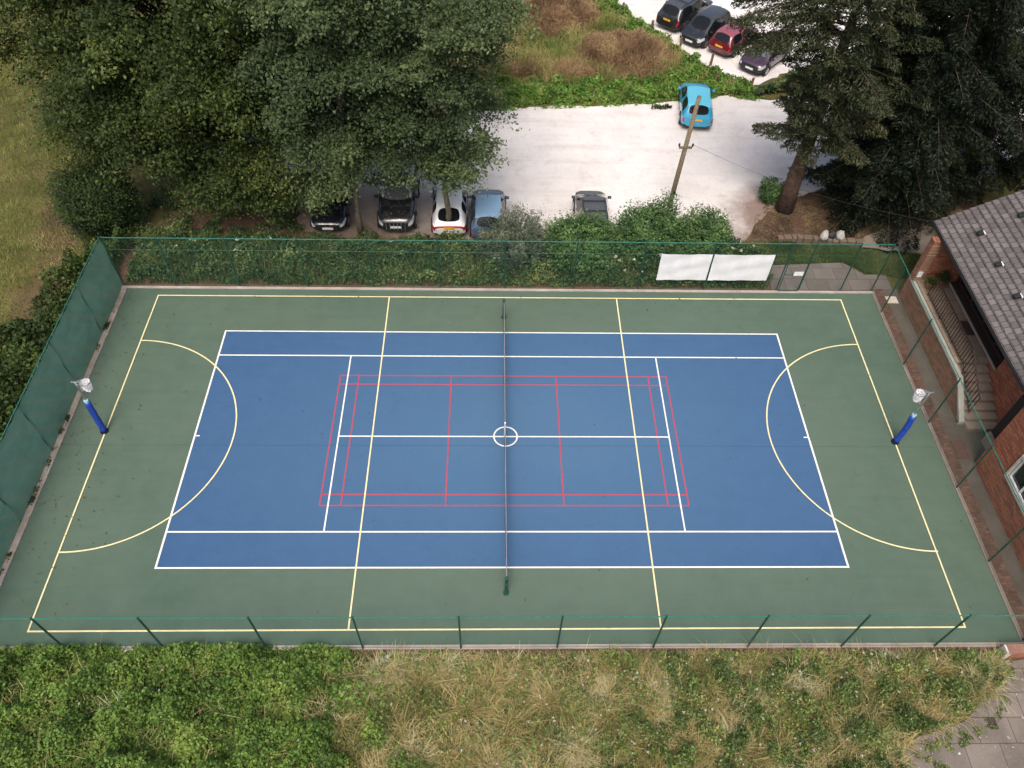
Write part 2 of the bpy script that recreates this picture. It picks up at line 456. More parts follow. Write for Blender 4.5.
def foliage_tree(name, base, ells, nclump, per, crad, leaf, mat, bark, seed, trunk_h, r0, label, cat='tree', group=None, lean=(0, 0), limbs=26, flat=.5, droop=.5, gap=-.35, tshift=0., aspect=.6, boughs=60, bleaf=2400, br=1.25):
    rng = np.random.default_rng(seed)
    root = empty(name, base); tag(root, label, cat, group)
    E = np.array(ells); w = (E[:, 3] * E[:, 4] * E[:, 5]) ** (2/3); w /= w.sum()
    cen = E[:, :3].mean(0); cen[2] -= 1.0
    BC, BO, BR = [], [], []
    tries = 0
    while len(BC) < boughs and tries < 6000:
        tries += 1
        k = rng.choice(len(E), p=w); d = rng.normal(size=3); d[2] = d[2] * .8 + .1; d /= np.linalg.norm(d)
        p = E[k, :3] + d * E[k, 3:6] * rng.uniform(.72, 1.0)
        if any(np.sum(((p - e[:3]) / e[3:6]) ** 2) < .45 for j, e in enumerate(E) if j != k): continue
        r = br * rng.uniform(.65, 1.35)
        if any(np.linalg.norm((p - q) * np.array([1, 1, 1.5])) < .72 * (r + r2) * .8 for q, r2 in zip(BC, BR)): continue
        o = (p - cen); o[2] = 0; o = o / (np.linalg.norm(o) + 1e-6) + rng.normal(0, .25, 3) * np.array([1, 1, 0]); o /= np.linalg.norm(o)
        BC.append(p); BO.append(o); BR.append(r)
    BC, BO, BR = np.array(BC), np.array(BO), np.array(BR)
    Ps, Os, Ts = [], [], []
    for p, o, r in zip(BC, BO, BR):
        nsp = int(26 * (r / br) ** 2) + 8; n = int(bleaf * (r / br) ** 2)
        d = unit(rng.normal(size=(nsp, 3))); d[:, 2] = np.abs(d[:, 2]) * rng.choice([1, 1, 1, -.6], nsp)
        rad_ = rng.uniform(.55, 1.1, (nsp, 1)); q = d * rad_
        side = np.array([-o[1], o[0], 0])
        along = q[:, 0] * 1.45 * r; tang = q[:, 1] * 1.0 * r; up_ = q[:, 2] * .55 * r
        up_ = up_ - .22 * r * np.maximum(0, along / r) ** 2 - .12 * (tang / r) ** 2 * r
        S = p + along[:, None] * o + tang[:, None] * side + up_[:, None] * np.array([0, 0, 1])
        ss = r * rng.uniform(.16, .34, nsp); st = rng.normal(0, .09, nsp); bt = rng.normal(0, .12)
        k = rng.integers(0, nsp, n)
        g = rng.normal(size=(n, 3)) * np.array([1, 1, .42])
        P_ = S[k] + g * ss[k, None]
        P_[:, 2] -= .35 * ss[k] * np.linalg.norm(g[:, :2], axis=1) ** 1.4 * .5
        Ps.append(P_); Os.append(np.repeat((o + np.array([0, 0, .2]))[None], n, 0)); Ts.append(.44 + tshift + bt + st[k] + rng.normal(0, .14, n))
    C = sample_ellipsoids(ells, nclump, rng, .6)
    nz = fnoise(C[:, 0] + C[:, 2] * .7, C[:, 1] - C[:, 2] * .8, 2.3, seed); C = C[nz > gap]
    idx = np.repeat(np.arange(len(C)), per)
    g = rng.normal(size=(len(idx), 3)); g[:, 2] *= flat
    Pc = C[idx] + g * crad * .5
    Ps.append(Pc); Os.append(unit(Pc - cen)); Ts.append(.3 + tshift + rng.normal(0, .12, len(Pc)))
    P = np.concatenate(Ps); OUT = np.concatenate(Os); tt = np.concatenate(Ts)
    tt = np.clip(tt + .12 * fnoise(P[:, 0], P[:, 1] + P[:, 2], 4.5, seed + 2), 0, 1)
    k = P[:, 2] > base[2] + .25; P, OUT, tt = P[k], OUT[k], tt[k]
    V, F = leaves(P, leaf * rng.uniform(.6, 1.35, len(P)), rng, up=.85, droop=.5, aspect=aspect, outward=OUT)
    C = BC if len(BC) else C
    np_mesh('crown', V, F, mat, root, np.repeat(tt, 4), off=base)
    mb = MB()
    top = Vector((base[0] + lean[0], base[1] + lean[1], base[2] + trunk_h))
    b = Vector(base)
    pts = []; rr = []
    for i in range(9):
        f = i / 8
        p = b.lerp(top, f) + Vector((rng.normal(0, .05), rng.normal(0, .05), 0)) * (1 if 0 < i < 8 else 0)
        pts.append(p); rr.append(r0 * (1 - .78 * f) * (1.35 if i == 0 else 1))
    pts[0] = pts[0] - Vector((0, 0, .15))
    mb.tube(pts, rr, 10)
    sel = rng.choice(len(C), min(limbs, len(C)), replace=False)
    for k in sel:
        c = Vector(C[k]); f = min(.92, max(.25, (c.z - base[2]) / trunk_h * .62))
        s = b.lerp(top, f); m = s.lerp(c, .5) + Vector((rng.normal(0, .25), rng.normal(0, .25), .35))
        r1 = r0 * (1 - .78 * f) * .5
        mb.tube([s, s.lerp(m, .5) + Vector((0, 0, .1)), m, c], [r1, r1 * .75, r1 * .5, .02], 6, caps=False)
    mb.build('trunk', bark, root, smooth=True, off=base)
    return root

def conifer(name, base, height, rfun, mat, bark, seed, r0, label, z0=2.5, nbr=90, per=420, size=.24, droop=.35, group=None, dirs=None, extra=None, tshift=0, cat='conifer', twig=.55, xlean=0):
    rng = np.random.default_rng(seed)
    root = empty(name, base); tag(root, label, cat, group)
    mb = MB(); b = Vector(base)
    N = 10
    mb.tube([b + Vector((xlean * i / N, rng.normal(0, .04), height * i / N - (.2 if i == 0 else 0))) for i in range(N + 1)],
            [r0 * (1.22 if i == 0 else 1.08 if i == 1 else 1) * (1 - .9 * i / N) + .02 for i in range(N + 1)], 12)
    Ps, Al, Ts = [], [], []
    branches = []
    for k in range(nbr):
        f = (k + rng.uniform(0, 1)) / nbr
        h = z0 + (height - z0) * f
        a = k * 2.39996 + rng.uniform(-.4, .4)
        L = rfun(h, a) * rng.uniform(.6, 1.12)
        if L < .3: continue
        branches.append((h, a, L))
    for e in (extra or []): branches.append(e)
    for (h, a, L) in branches:
        d = Vector((math.cos(a), math.sin(a), 0)); s = b + Vector((xlean * h / height, 0, h))
        dr = droop * rng.uniform(.6, 1.4)
        def at(t): return s + d * L * t + Vector((0, 0, L * (.12 * t - dr * t * t + .12 * max(0, t - .75))))
        pts = [at(i / 6) for i in range(7)]
        rb = .014 + L * .007
        mb.tube(pts, [rb * (1 - .85 * i / 6) for i in range(7)], 5, caps=False)
        n = int(per * L / 3.5)
        t = rng.uniform(.12, 1.0, n) ** .75
        base_p = np.array([tuple(at(x)) for x in np.linspace(0, 1, 21)])
        bp = np.stack([np.interp(t * 20, np.arange(21), base_p[:, i]) for i in range(3)], 1)
        side = rng.choice([-1, 1], n); perp = np.array([-math.sin(a), math.cos(a), 0])
        wmax = twig * (1.05 - t) * L * .5 + .22
        # twigs: snap to several twig positions
        u = rng.uniform(0, 1, n) ** .8
        off = perp[None] * (side * wmax * u)[:, None] + np.array([d.x, d.y, 0])[None] * (u * wmax * .55)[:, None]
        off[:, 2] -= (u ** 1.6) * wmax * .55 + rng.uniform(0, .12, n)
        P = bp + off + rng.normal(0, .05, (n, 3))
        al = perp[None] * side[:, None] + np.array([d.x, d.y, 0])[None] * .8 + np.array([0, 0, -.5])[None]
        Ps.append(P); Al.append(al)
        Ts.append(np.clip(.4 + tshift + rng.normal(0, .12) + .3 * (t - .5) * 0 + rng.normal(0, .18, n), 0, 1))
    P = np.concatenate(Ps); A = unit(np.concatenate(Al)); T = np.concatenate(Ts)
    keep = P[:, 2] > base[2] + .15; P, A, T = P[keep], A[keep], T[keep]
    V, F = leaves(P, size * rng.uniform(.6, 1.4, len(P)), rng, up=.9, aspect=.28, along=A)
    np_mesh('crown', V, F, mat, root, np.repeat(T, 4), off=base)
    mb.build('trunk', bark, root, smooth=True, off=base)
    return root

def bush(name, c, r, mat, seed, label, n=9000, size=.11, cat='shrub', group=None, lobes=9, bark=None, up=.7, aspect=.5, spiky=0., tshift=0.):
    rng = np.random.default_rng(seed)
    base = (c[0], c[1], float(gz(c[0], c[1])))
    root = empty(name, base); tag(root, label, cat, group)
    ells = [(c[0], c[1], base[2] + r[2] * .45, r[0] * .75, r[1] * .75, r[2] * .5)]
    for k in range(lobes):
        a = 2 * PI * k / lobes + rng.uniform(-.4, .4); q = rng.uniform(.35, .6)
        ells.append((c[0] + math.cos(a) * r[0] * q, c[1] + math.sin(a) * r[1] * q, base[2] + r[2] * rng.uniform(.3, .68), r[0] * rng.uniform(.3, .5), r[1] * rng.uniform(.3, .5), r[2] * rng.uniform(.25, .42)))
    P = sample_ellipsoids(ells, n, rng, .3)
    P += rng.normal(0, .07, P.shape) * np.array(r)
    sp = (fnoise(P[:, 0] * 2.2, P[:, 1] * 2.2 + P[:, 2] * 2, 1., seed) > -.75)
    P = P[sp]
    P[:, 2] = np.maximum(P[:, 2], base[2] + .03 + rng.uniform(0, .15, len(P)))
    cen = np.array([c[0], c[1], base[2] + r[2] * .3]); out = unit(P - cen)
    if spiky:
        k = rng.uniform(0, 1, len(P)) < .2
        P[k] += out[k] * rng.uniform(0, spiky, (k.sum(), 1)) + np.array([0, 0, spiky * .3])
    V, F = leaves(P, size * rng.uniform(.6, 1.4, len(P)), rng, up=up, aspect=aspect, outward=out, along=(out + np.array([0, 0, .4])) if spiky else None)
    tt = np.clip(.45 + tshift + .3 * fnoise(P[:, 0], P[:, 1] + P[:, 2], .8, seed + 1) + rng.normal(0, .18, len(P)), 0, 1)
    np_mesh('foliage', V, F, mat, root, np.repeat(tt, 4), off=base)
    mb = MB()
    for k in range(7):
        a = rng.uniform(0, 2 * PI)
        mb.tube([base, (base[0] + math.cos(a) * r[0] * .25, base[1] + math.sin(a) * r[1] * .25, base[2] + r[2] * .4),
                 (base[0] + math.cos(a) * r[0] * .5, base[1] + math.sin(a) * r[1] * .5, base[2] + r[2] * .75)], [.05, .035, .012], 5, caps=False)
    mb.build('stem', bark or M['bark_thin'], root, off=base)
    return root

# leaf palettes
L_litter = leaf_mat('LeafLitter', [(0, (.05, .035, .02)), (.5, (.13, .085, .05)), (1, (.24, .18, .09))], .1, .8)
L_tree = leaf_mat('LeafTree', [(0, (0.022, 0.040, 0.009)), (.45, (0.052, 0.078, 0.018)), (.8, (0.097, 0.133, 0.030)), (1, (0.170, 0.184, 0.040))], 0.30)
L_tree2 = leaf_mat('LeafTreeGrey', [(0, (0.033, 0.055, 0.023)), (.45, (0.076, 0.110, 0.043)), (.8, (0.129, 0.173, 0.067)), (1, (0.207, 0.239, 0.093))], 0.30)
L_fir = leaf_mat('LeafFir', [(0, (0.023, 0.036, 0.016)), (.5, (0.046, 0.061, 0.028)), (.85, (0.086, 0.095, 0.043)), (1, (0.126, 0.122, 0.056))], 0.30)
L_yew = leaf_mat('LeafYew', [(0, (0.007, 0.013, 0.006)), (.5, (0.015, 0.025, 0.012)), (.85, (0.029, 0.041, 0.017)), (1, (0.049, 0.059, 0.022))], 0.30)
L_bramble = leaf_mat('LeafBramble', [(0, (0.069, 0.124, 0.024)), (.4, (0.124, 0.221, 0.043)), (.75, (0.198, 0.309, 0.063)), (.93, (0.295, 0.389, 0.084)), (1, (0.222, 0.282, 0.066))], 0.30)
L_weed = leaf_mat('LeafWeed', [(0, (0.065, 0.104, 0.031)), (.4, (0.127, 0.187, 0.054)), (.75, (0.216, 0.279, 0.085)), (.93, (0.347, 0.351, 0.125)), (1, (0.491, 0.394, 0.161))], 0.30)
L_bank = leaf_mat('LeafBank', [(0, (0.032, 0.065, 0.025)), (.45, (0.076, 0.130, 0.047)), (.8, (0.154, 0.216, 0.076)), (1, (0.306, 0.324, 0.108))], 0.30)
L_shrubgreen = leaf_mat('LeafShrub', [(0, (0.046, 0.093, 0.030)), (.45, (0.091, 0.175, 0.054)), (.8, (0.152, 0.251, 0.084)), (1, (0.243, 0.333, 0.122))], 0.30)
L_shrubgrey = leaf_mat('LeafShrubGrey', [(0, (0.055, 0.077, 0.047)), (.45, (0.117, 0.145, 0.091)), (.8, (0.193, 0.228, 0.152)), (1, (0.276, 0.304, 0.221))], 0.30)
L_hedge = leaf_mat('LeafHedge', [(0, (0.019, 0.037, 0.011)), (.45, (0.045, 0.079, 0.019)), (.8, (0.081, 0.129, 0.029)), (1, (0.158, 0.180, 0.046))], 0.30)
L_nettle = leaf_mat('LeafNettle', [(0, (0.068, 0.134, 0.025)), (.45, (0.129, 0.253, 0.044)), (.8, (0.197, 0.349, 0.063)), (1, (0.304, 0.411, 0.101))], 0.30)
L_dry = leaf_mat('DryGrass', [(0, (0.178, 0.187, 0.064)), (.3, (0.334, 0.309, 0.113)), (.6, (0.563, 0.440, 0.212)), (.85, (0.600, 0.562, 0.304)), (1, (0.600, 0.600, 0.405))], 0.30, .7)
L_field = leaf_mat('FieldGrass', [(0, (0.119, 0.155, 0.038)), (.4, (0.213, 0.248, 0.062)), (.75, (0.316, 0.333, 0.096)), (1, (0.457, 0.448, 0.163))], 0.30, .7)
L_meadow = leaf_mat('MeadowGrass', [(0, (0.158, 0.215, 0.054)), (.4, (0.284, 0.311, 0.093)), (.75, (0.426, 0.387, 0.155)), (1, (0.567, 0.448, 0.216))], 0.30, .7)
L_lawn = leaf_mat('LawnGrass', [(0, (0.052, 0.081, 0.023)), (.5, (0.098, 0.137, 0.042)), (1, (0.182, 0.202, 0.072))], 0.30, .7)
L_brown = leaf_mat('Bracken', [(0, (0.165, 0.106, 0.059)), (.4, (0.328, 0.211, 0.119)), (.8, (0.484, 0.328, 0.192)), (1, (0.552, 0.465, 0.237))], 0.30, .8)
L_petal = leaf_mat('Petal', [(0, (.40, .37, .30)), (1, (.7, .69, .62))], .2, .7)

# ================================================================== GROUND
xs = np.concatenate([np.linspace(-400, -48, 14), np.arange(-45, 45.01, .3), np.linspace(48, 400, 14)])
ys = np.concatenate([np.linspace(-300, -20, 12), np.arange(-17, 45.01, .3), np.linspace(48, 420, 14)])
X, Y = np.meshgrid(xs, ys); X = X.ravel(); Y = Y.ravel()
Z = gz(X, Y) - .012
fence_zone = (np.abs(X) < 17.4) & (np.abs(Y) < 8.6)
Z = np.where(fence_zone, -.045, Z)
nx, ny = len(xs), len(ys)
I = np.arange(nx * ny).reshape(ny, nx)
F = np.stack([I[:-1, :-1].ravel(), I[:-1, 1:].ravel(), I[1:, 1:].ravel(), I[1:, :-1].ravel()], 1)
n1 = fnoise(X, Y, 1.6, 21); n2 = fnoise(X, Y, 4., 22)
soil = np.zeros_like(X)
def blob(cx, cy, rx, ry, k=.25):
    d = np.sqrt(((X - cx) / rx) ** 2 + ((Y - cy) / ry) ** 2)
    return 1 - sm(1 - k, 1 + k, d + .22 * n1)
soil = np.maximum(soil, blob(15.2, 13.2, 3.6, 1.9))        # needles under the fir
soil = np.maximum(soil, blob(20, 14.5, 5.5, 2.6))
soil = np.maximum(soil, blob(-15.1, 12.6, 1.9, 1.3))
soil = np.maximum(soil, .9 * blob(-8, 13.2, 9.5, 1.5))      # shaded bay edge under the trees
soil = np.maximum(soil, .75 * blob(-21.0, 13.6, 1.7, 3.2, .5))
soil = np.maximum(soil, .5 * blob(-20.5, 8, 1.3, 3.2, .5))
soil = np.maximum(soil, .8 * ((np.abs(X) < 17.6) & (Y > 8) & (Y < 12)))
soil = np.maximum(soil, .3 * ((Y < -8) & (Y > -15) & (np.abs(X) < 18)))
t = NT('GroundMat'); p = t.pos()
a = t.node('ShaderNodeAttribute', attribute_name='tint').outputs['Fac']
nn = t.noise(p, .5, 6, .7, .4); nf = t.noise(p, 6, 6, .75); nv = t.noise(p, 28, 4, .7)
g = t.ramp(nn, [(.3, (.085, .090, .030)), (.5, (.145, .130, .046)), (.7, (.215, .175, .075))])
g = t.mix(t.mapr(nf, .4, .75, 0, .65), g, (.055, .065, .022))
s_ = t.ramp(nf, [(.3, (.075, .045, .030)), (.55, (.135, .082, .056)), (.8, (.22, .15, .11))])
fac = t.mapr(t.math('ADD', a, t.math('MULTIPLY', t.math('SUBTRACT', nf, .5), .7)), .3, .62, 0, 1)
c = t.mix(fac, g, s_)
c = t.mix(t.mapr(nv, .35, .7, 0, .4), c, (.05, .045, .025))
M['ground'] = t.done(t.bsdf(c, .95, normal=t.bump(t.math('ADD', nf, nv), .7, .05), spec=.1))
o = np_mesh('ground', np.stack([X, Y, Z], 1), F, M['ground'], tint=soil, smooth=True)
tag(o, 'grassy field and bare soil around the sports court', 'ground', kind='structure')

def sheet(name, poly, z, mat, label, cat, wob=0., step=.5, seed=1, zf=None):
    """polygon sheet with a wobbling outline"""
    rng = np.random.default_rng(seed); pts = []
    n = len(poly)
    for i in range(n):
        a = np.array(poly[i]); b = np.array(poly[(i+1) % n]); L = np.linalg.norm(b - a); k = max(1, int(L / step)) if wob else 1
        for j in range(k): pts.append(a + (b - a) * j / k)
    pts = np.array(pts)
    if wob:
        pts[:, 0] += wob * fnoise(pts[:, 0], pts[:, 1], 1.1, seed); pts[:, 1] += wob * fnoise(pts[:, 0], pts[:, 1], 1.1, seed + 9)
    me = bpy.data.meshes.new(name)
    me.from_pydata([(q[0], q[1], z if zf is None else float(zf(q[0], q[1]))) for q in pts], [], [tuple(range(len(pts)))])
    bm = bmesh.new(); bm.from_mesh(me); bmesh.ops.triangulate(bm, faces=bm.faces); bmesh.ops.recalc_face_normals(bm, faces=bm.faces)
    for f in bm.faces:
        if f.normal.z < 0: f.normal_flip()
    bm.to_mesh(me); bm.free()
    o = link(name, me, mat); tag(o, label, cat, kind='structure'); return o

# gravel car park
t = NT('Gravel'); p = t.pos()
nb = t.noise(p, .22, 5, .65, .5); nm = t.noise(p, 1.6, 6, .7); nf = t.noise(p, 9, 6, .85); ng = t.noise(p, 40, 3, .8)
x, y, z = t.sep(p)
tr = t.noise(t.comb(t.math('MULTIPLY', x, .12), t.math('MULTIPLY', y, 1.1)), 1.0, 4, .6)
c = t.ramp(nb, [(.3, (.64, .60, .575)), (.65, (.77, .735, .71))])
c = t.mix(t.mapr(nm, .5, .8, 0, .4), c, (.38, .32, .285))
c = t.mix(t.mapr(tr, .52, .8, 0, .45), c, (.40, .345, .31))
c = t.mix(t.mapr(nf, .5, .85, 0, .5), c, (.27, .23, .20))
c = t.mix(t.mapr(ng, .62, .8, 0, .5), c, (.75, .73, .71))
edge = t.mapr(t.math('ADD', y, t.math('MULTIPLY', t.noise(p, .9, 5, .7), 3.2)), 13.2, 15.2, .8, 0)   # earth and leaves trodden in at the bay side
edge2 = t.mapr(t.math('ADD', t.math('ADD', y, t.math('MULTIPLY', x, .35)), t.math('MULTIPLY', t.noise(p, .8, 5, .7), 4.0)), 12.6, 17.0, .9, 0)
c = t.mix(t.math('MAXIMUM', edge, edge2), c, (.17, .115, .085))
dd = t.math('SQRT', t.math('ADD', t.math('POWER', t.math('SUBTRACT', x, 14.2), 2), t.math('POWER', t.math('SUBTRACT', y, 13.8), 2)))
c = t.mix(t.mapr(t.math('ADD', dd, t.math('MULTIPLY', t.noise(p, 1.2, 5, .7), 2.5)), 2.8, 4.6, .85, 0), c, (.17, .10, .075))
M['gravel'] = t.done(t.bsdf(c, .95, normal=t.bump(t.math('ADD', nf, ng), .5, .03), spec=.1))
sheet('car_park', [(-16, 17.5), (-13.2, 15.6), (-10.6, 14.2), (-9.6, 12.4), (-8, 11.75), (0, 11.75), (10.6, 11.7), (12.0, 12.1), (13.1, 13.6), (14.2, 15.0), (17, 16.2), (22, 17.0), (34, 18.5), (36, 26),
      (19, 25.6), (15.7, 24.75), (13.0, 25.0), (10.5, 24.6), (8.1, 24.1), (3.4, 23.8), (-.8, 23.2), (-8, 22.8), (-16, 21)], CP, M['gravel'],
      'pale gravel car park beyond the court', 'car park', wob=.22, seed=5)
sheet('gravel_drive', [(7.9, 36.6), (9.9, 33.2), (11.7, 30.1), (13.3, 27.6), (15.2, 26.2), (18, 28.0), (24, 31), (40, 34), (60, 70), (3, 70), (5.2, 42)], CP + .01, M['gravel'],
      'pale gravel drive at the top right with parked cars', 'drive', wob=.25, seed=8, zf=None)

# ------------------------------------------------------------------ court
CX0, CX1, CY0, CY1 = -16.98, 16.84, -8.17, 8.05
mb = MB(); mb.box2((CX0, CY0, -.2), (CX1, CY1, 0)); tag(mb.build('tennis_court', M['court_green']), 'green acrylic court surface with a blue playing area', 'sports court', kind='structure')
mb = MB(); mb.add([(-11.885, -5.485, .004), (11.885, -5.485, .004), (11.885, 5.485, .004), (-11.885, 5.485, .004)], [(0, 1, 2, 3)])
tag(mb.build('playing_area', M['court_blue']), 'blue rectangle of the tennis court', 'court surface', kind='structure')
class Lines:
    def __init__(s, z): s.mb = MB(); s.z = z
    def seg(s, a, b, w=.055):
        a = Vector((*a, 0)); b = Vector((*b, 0)); d = (b - a).normalized(); n = Vector((-d.y, d.x, 0)) * w / 2; a = a - d * w / 2; b = b + d * w / 2
        s.mb.add([(q.x, q.y, s.z) for q in (a - n, b - n, b + n, a + n)], [(0, 1, 2, 3)]); s.z += .0006
    def arc(s, c, r, a0, a1, n=64, w=.055):
        vs = []
        for i in range(n + 1):
            th = a0 + (a1 - a0) * i / n
            for rr in (r - w / 2, r + w / 2): vs.append((c[0] + rr * math.cos(th), c[1] + rr * math.sin(th), s.z))
        s.mb.add(vs, [(2*i, 2*i+1, 2*i+3, 2*i+2) for i in range(n)]); s.z += .0006
R_ = Lines(.008)
for y in (3.05, 2.59, -2.59, -3.05): R_.seg((-6.7, y), (6.7, y), .05)
for x in (-6.7, 6.7, -5.94, 5.94, -2.17, 2.13): R_.seg((x, -3.05), (x, 3.05), .05)
tag(R_.mb.build('red_court_lines', M['red_line']), 'thin red badminton lines on the blue surface', 'court markings', kind='structure')
W_ = Lines(.016)
for y in (5.485, 4.115, -4.115, -5.485): W_.seg((-11.885, y), (11.885, y), .06)
for x in (-11.885, 11.885): W_.seg((x, -5.485), (x, 5.485), .07)
for x in (-6.4, 6.4): W_.seg((x, -4.115), (x, 4.115))
W_.seg((-6.4, 0), (6.4, 0)); W_.seg((-11.88, 0), (-11.72, 0)); W_.seg((11.72, 0), (11.88, 0))
tag(W_.mb.build('white_court_lines', M['white_line']), 'white tennis lines on the blue surface', 'court markings', kind='structure')
Y_ = Lines(.025)
fl, fr, nr, nl = (-15.3, 7.6), (15.3, 7.62), (15.17, -7.65), (-15.33, -7.68)
for a, b in ((fl, fr), (fr, nr), (nr, nl), (nl, fl)): Y_.seg(a, b)
Y_.seg((-5.1, 7.6), (-5.12, -7.66)); Y_.seg((5.08, 7.6), (5.06, -7.66))
Y_.arc((-15.3, 0), 4.9, -PI/2, PI/2); Y_.arc((15.25, 0), 4.9, PI/2, 3*PI/2)
W_.z = .0252; W2 = Lines(.0262); W2.arc((0.03, 0), .45, 0, 2*PI); tag(W2.mb.build('centre_circle', M['white_line']), 'small white centre circle under the net', 'court markings', kind='structure')
tag(Y_.mb.build('yellow_court_lines', M['yellow_line']), 'pale yellow netball lines, semicircles and centre circle', 'court markings', kind='structure')

# kerb round the slab
M['kerb'] = concrete_mat('KerbConcrete', (.40, .35, .31), dk=.55)
M['kerb_right'] = concrete_mat('KerbRight', (.27, .22, .185), dk=.7)
M['kerb_left'] = concrete_mat('KerbLeft', (.36, .31, .27), dk=.9)
mb = MB()
mb.box2((CX0 - .14, CY1, -.2), (CX1 + .14, CY1 + .13, .05)); mb.box2((CX0 - .14, CY0 - .14, -.2), (CX1 + .14, CY0 - .001, .05))
tag(mb.build('kerb', M['kerb'], bevel=.01), 'pale concrete edging round the court', 'kerb', kind='structure')
mb = MB(); mb.box2((CX1, CY0, -.2), (CX1 + .14, CY1 - .002, .05)); tag(mb.build('kerb', M['kerb_right'], bevel=.01), 'brown concrete edging between the court and the brick path', 'kerb', kind='structure')
mb = MB(); mb.box2((CX0 - .03, CY0, -.2), (CX0 + .2, CY1 - .002, .06)); tag(mb.build('kerb', M['kerb_left'], bevel=.015), 'mottled concrete edging under the green windbreak', 'kerb', kind='structure')
M['brick_pave'] = brick_mat('BrickPave', (0, 1), (.10, .052, .036), (.19, .10, .07), (.085, .07, .058), .22, .11, .013, .75)
M['conc_path'] = concrete_mat('PathConcrete', (.115, .096, .08), dk=.85)
M['slabs'] = concrete_mat('PavingSlabs', (.215, .185, .16), slab=(1.1, .75), dk=.7, spots=.8)
M['slabs2'] = concrete_mat('PavingSlabs2', (.175, .15, .135), slab=(1.0, .75), dk=.45)
mb = MB(); mb.box2((CX1 + .145, -12, -.2), (17.46, 8.35, -.004)); tag(mb.build('brick_path', M['brick_pave']), 'strip of brown brick paving beside the right kerb', 'path', kind='structure')
mb = MB(); mb.box2((17.462, -9.5, -.2), (22.0, 8.35, -.008)); tag(mb.build('concrete_path', M['conc_path']), 'worn concrete path along the retaining wall', 'path', kind='structure')
mb = MB(); mb.box2((-15, CY0 - .55, -.2), (16.9, CY0 - .142, -.015)); tag(mb.build('brick_edging', M['brick_pave']), 'brick edging under the near fence', 'edging', kind='structure')
sheet('paved_path', [(12.3, 8.3), (12.35, 9.9), (16.1, 10.15), (16.9, 9.3), (17.9, 9.4), (17.9, 8.36), (16.9, 8.36), (16.9, 8.19), (12.3, 8.19)], .002, M['slabs2'], 'grey paved path outside the far gate', 'path', wob=.0)
sheet('terrace_slabs', [(11.3, -13.8), (11.75, -11.6), (12.5, -11.0), (13.7, -10.75), (14.6, -10.2), (15.5, -9.5), (15.9, -8.75), (20, -8.75), (20, -15), (11, -15)], .004, M['slabs'], 'grey slab paving at the bottom right corner', 'paving', wob=.08, step=.3)
sheet('upper_path', [(17.3, 11.25), (20.2, 10.75), (22.5, 10.8), (22.5, 12.9), (18.8, 12.6), (17.6, 12.0)], .02, concrete_mat('OldConcrete', (.22, .18, .15), dk=.7), 'brown grey concrete path behind the brick pier', 'path', wob=.1, step=.4)
# ================================================================== FENCES
def fence(label, posts, axis, c, h, mesh_mat, rail=True, post_r=.032, panel_gap=None, zs=0.0, mids=(), ends=None, group='green fences round the court'):
    a, b = ends or (posts[0], posts[-1])
    loc = (c[0] if axis else (a + b) / 2, (a + b) / 2 if axis else c[1], 0)
    root = empty('mesh_fence', loc); tag(root, label, 'fence', group)
    P = (lambda u, z, d=0: (c[0] + d, u, z)) if axis else (lambda u, z, d=0: (u, c[1] + d, z))
    for u in posts:
        mb = MB(); mb.tube([P(u, -.1), P(u, h + .03)], post_r, 8); mb.tube([P(u, h + .03), P(u, h + .06)], [post_r * 1.25, post_r * .6], 8)
        mb.build('post', M['green_metal'], root, off=loc)
    if rail:
        mb = MB()
        n = 40
        mb.tube([P(a + (b - a) * i / n, h - .012 * math.sin(i * 1.7) ** 2) for i in range(n + 1)], .02, 6); mb.build('top_rail', M['green_rail'], root, off=loc)
    for z in mids:
        mb = MB(); mb.tube([P(a, z), P(b, z)], .006, 4); mb.build('strain_wire', M['green_metal'], root, off=loc)
    return root, loc, P

def net_panel(name, root, loc, P, u0, u1, z0, z1, mat, d=.036, nx=60, nz=8, wav=.012):
    vs = []; fs = []
    for i in range(nx + 1):
        for j in range(nz + 1):
            u = u0 + (u1 - u0) * i / nx; z = z0 + (z1 - z0) * j / nz
            vs.append(P(u, z, d + wav * math.sin(i * 1.3 + j * .8)))
    for i in range(nx):
        for j in range(nz): fs.append((i*(nz+1)+j, (i+1)*(nz+1)+j, (i+1)*(nz+1)+j+1, i*(nz+1)+j+1))
    mb = MB(); mb.add(vs, fs); return mb.build(name, mat, root, off=loc)

H = 2.75
r, l, P = fence('long see-through green mesh fence at the far side, with two white sheets on it', [-16.95, -14.67, -11.85, -8.8, -5.85, -2.85, .05, 3.15, 6.1, 9.1, 11.85, 12.46, 13.48, 15.42, 16.85], 0, (0, 8.2), H + .05, None, mids=(2.14, .1))
net_panel('mesh', r, l, P, -16.95, 12.44, .03, H, M['chain_x'], nx=160); net_panel('mesh', r, l, P, 13.5, 16.85, .03, H, M['chain_x'], nx=30); net_panel('mesh', r, l, P, 12.48, 13.46, 2.16, H, M['chain_x'], nx=8)
r, l, P = fence('see-through green mesh fence at the near side, beside the brambles and dry grass', [-17.0, -13.9, -10.83, -7.63, -4.58, -1.46, 1.62, 4.72, 7.78, 10.84, 13.9, 16.88], 0, (0, -8.28), 2.5, None, mids=(.1,))
net_panel('mesh', r, l, P, -17, 16.88, .03, 2.48, M['chain_x'], nx=160)
r, l, P = fence('green mesh fence along the right side, beside the brick path', [6.83, 3.77, .73, -2.29, -5.3, -8.1], 1, (16.89, 0), H, None, mids=(1.4, .1), ends=(-8.26, 8.17))
net_panel('mesh', r, l, P, -8.2, 8.15, .03, H - .02, M['chain_y'], nx=100)
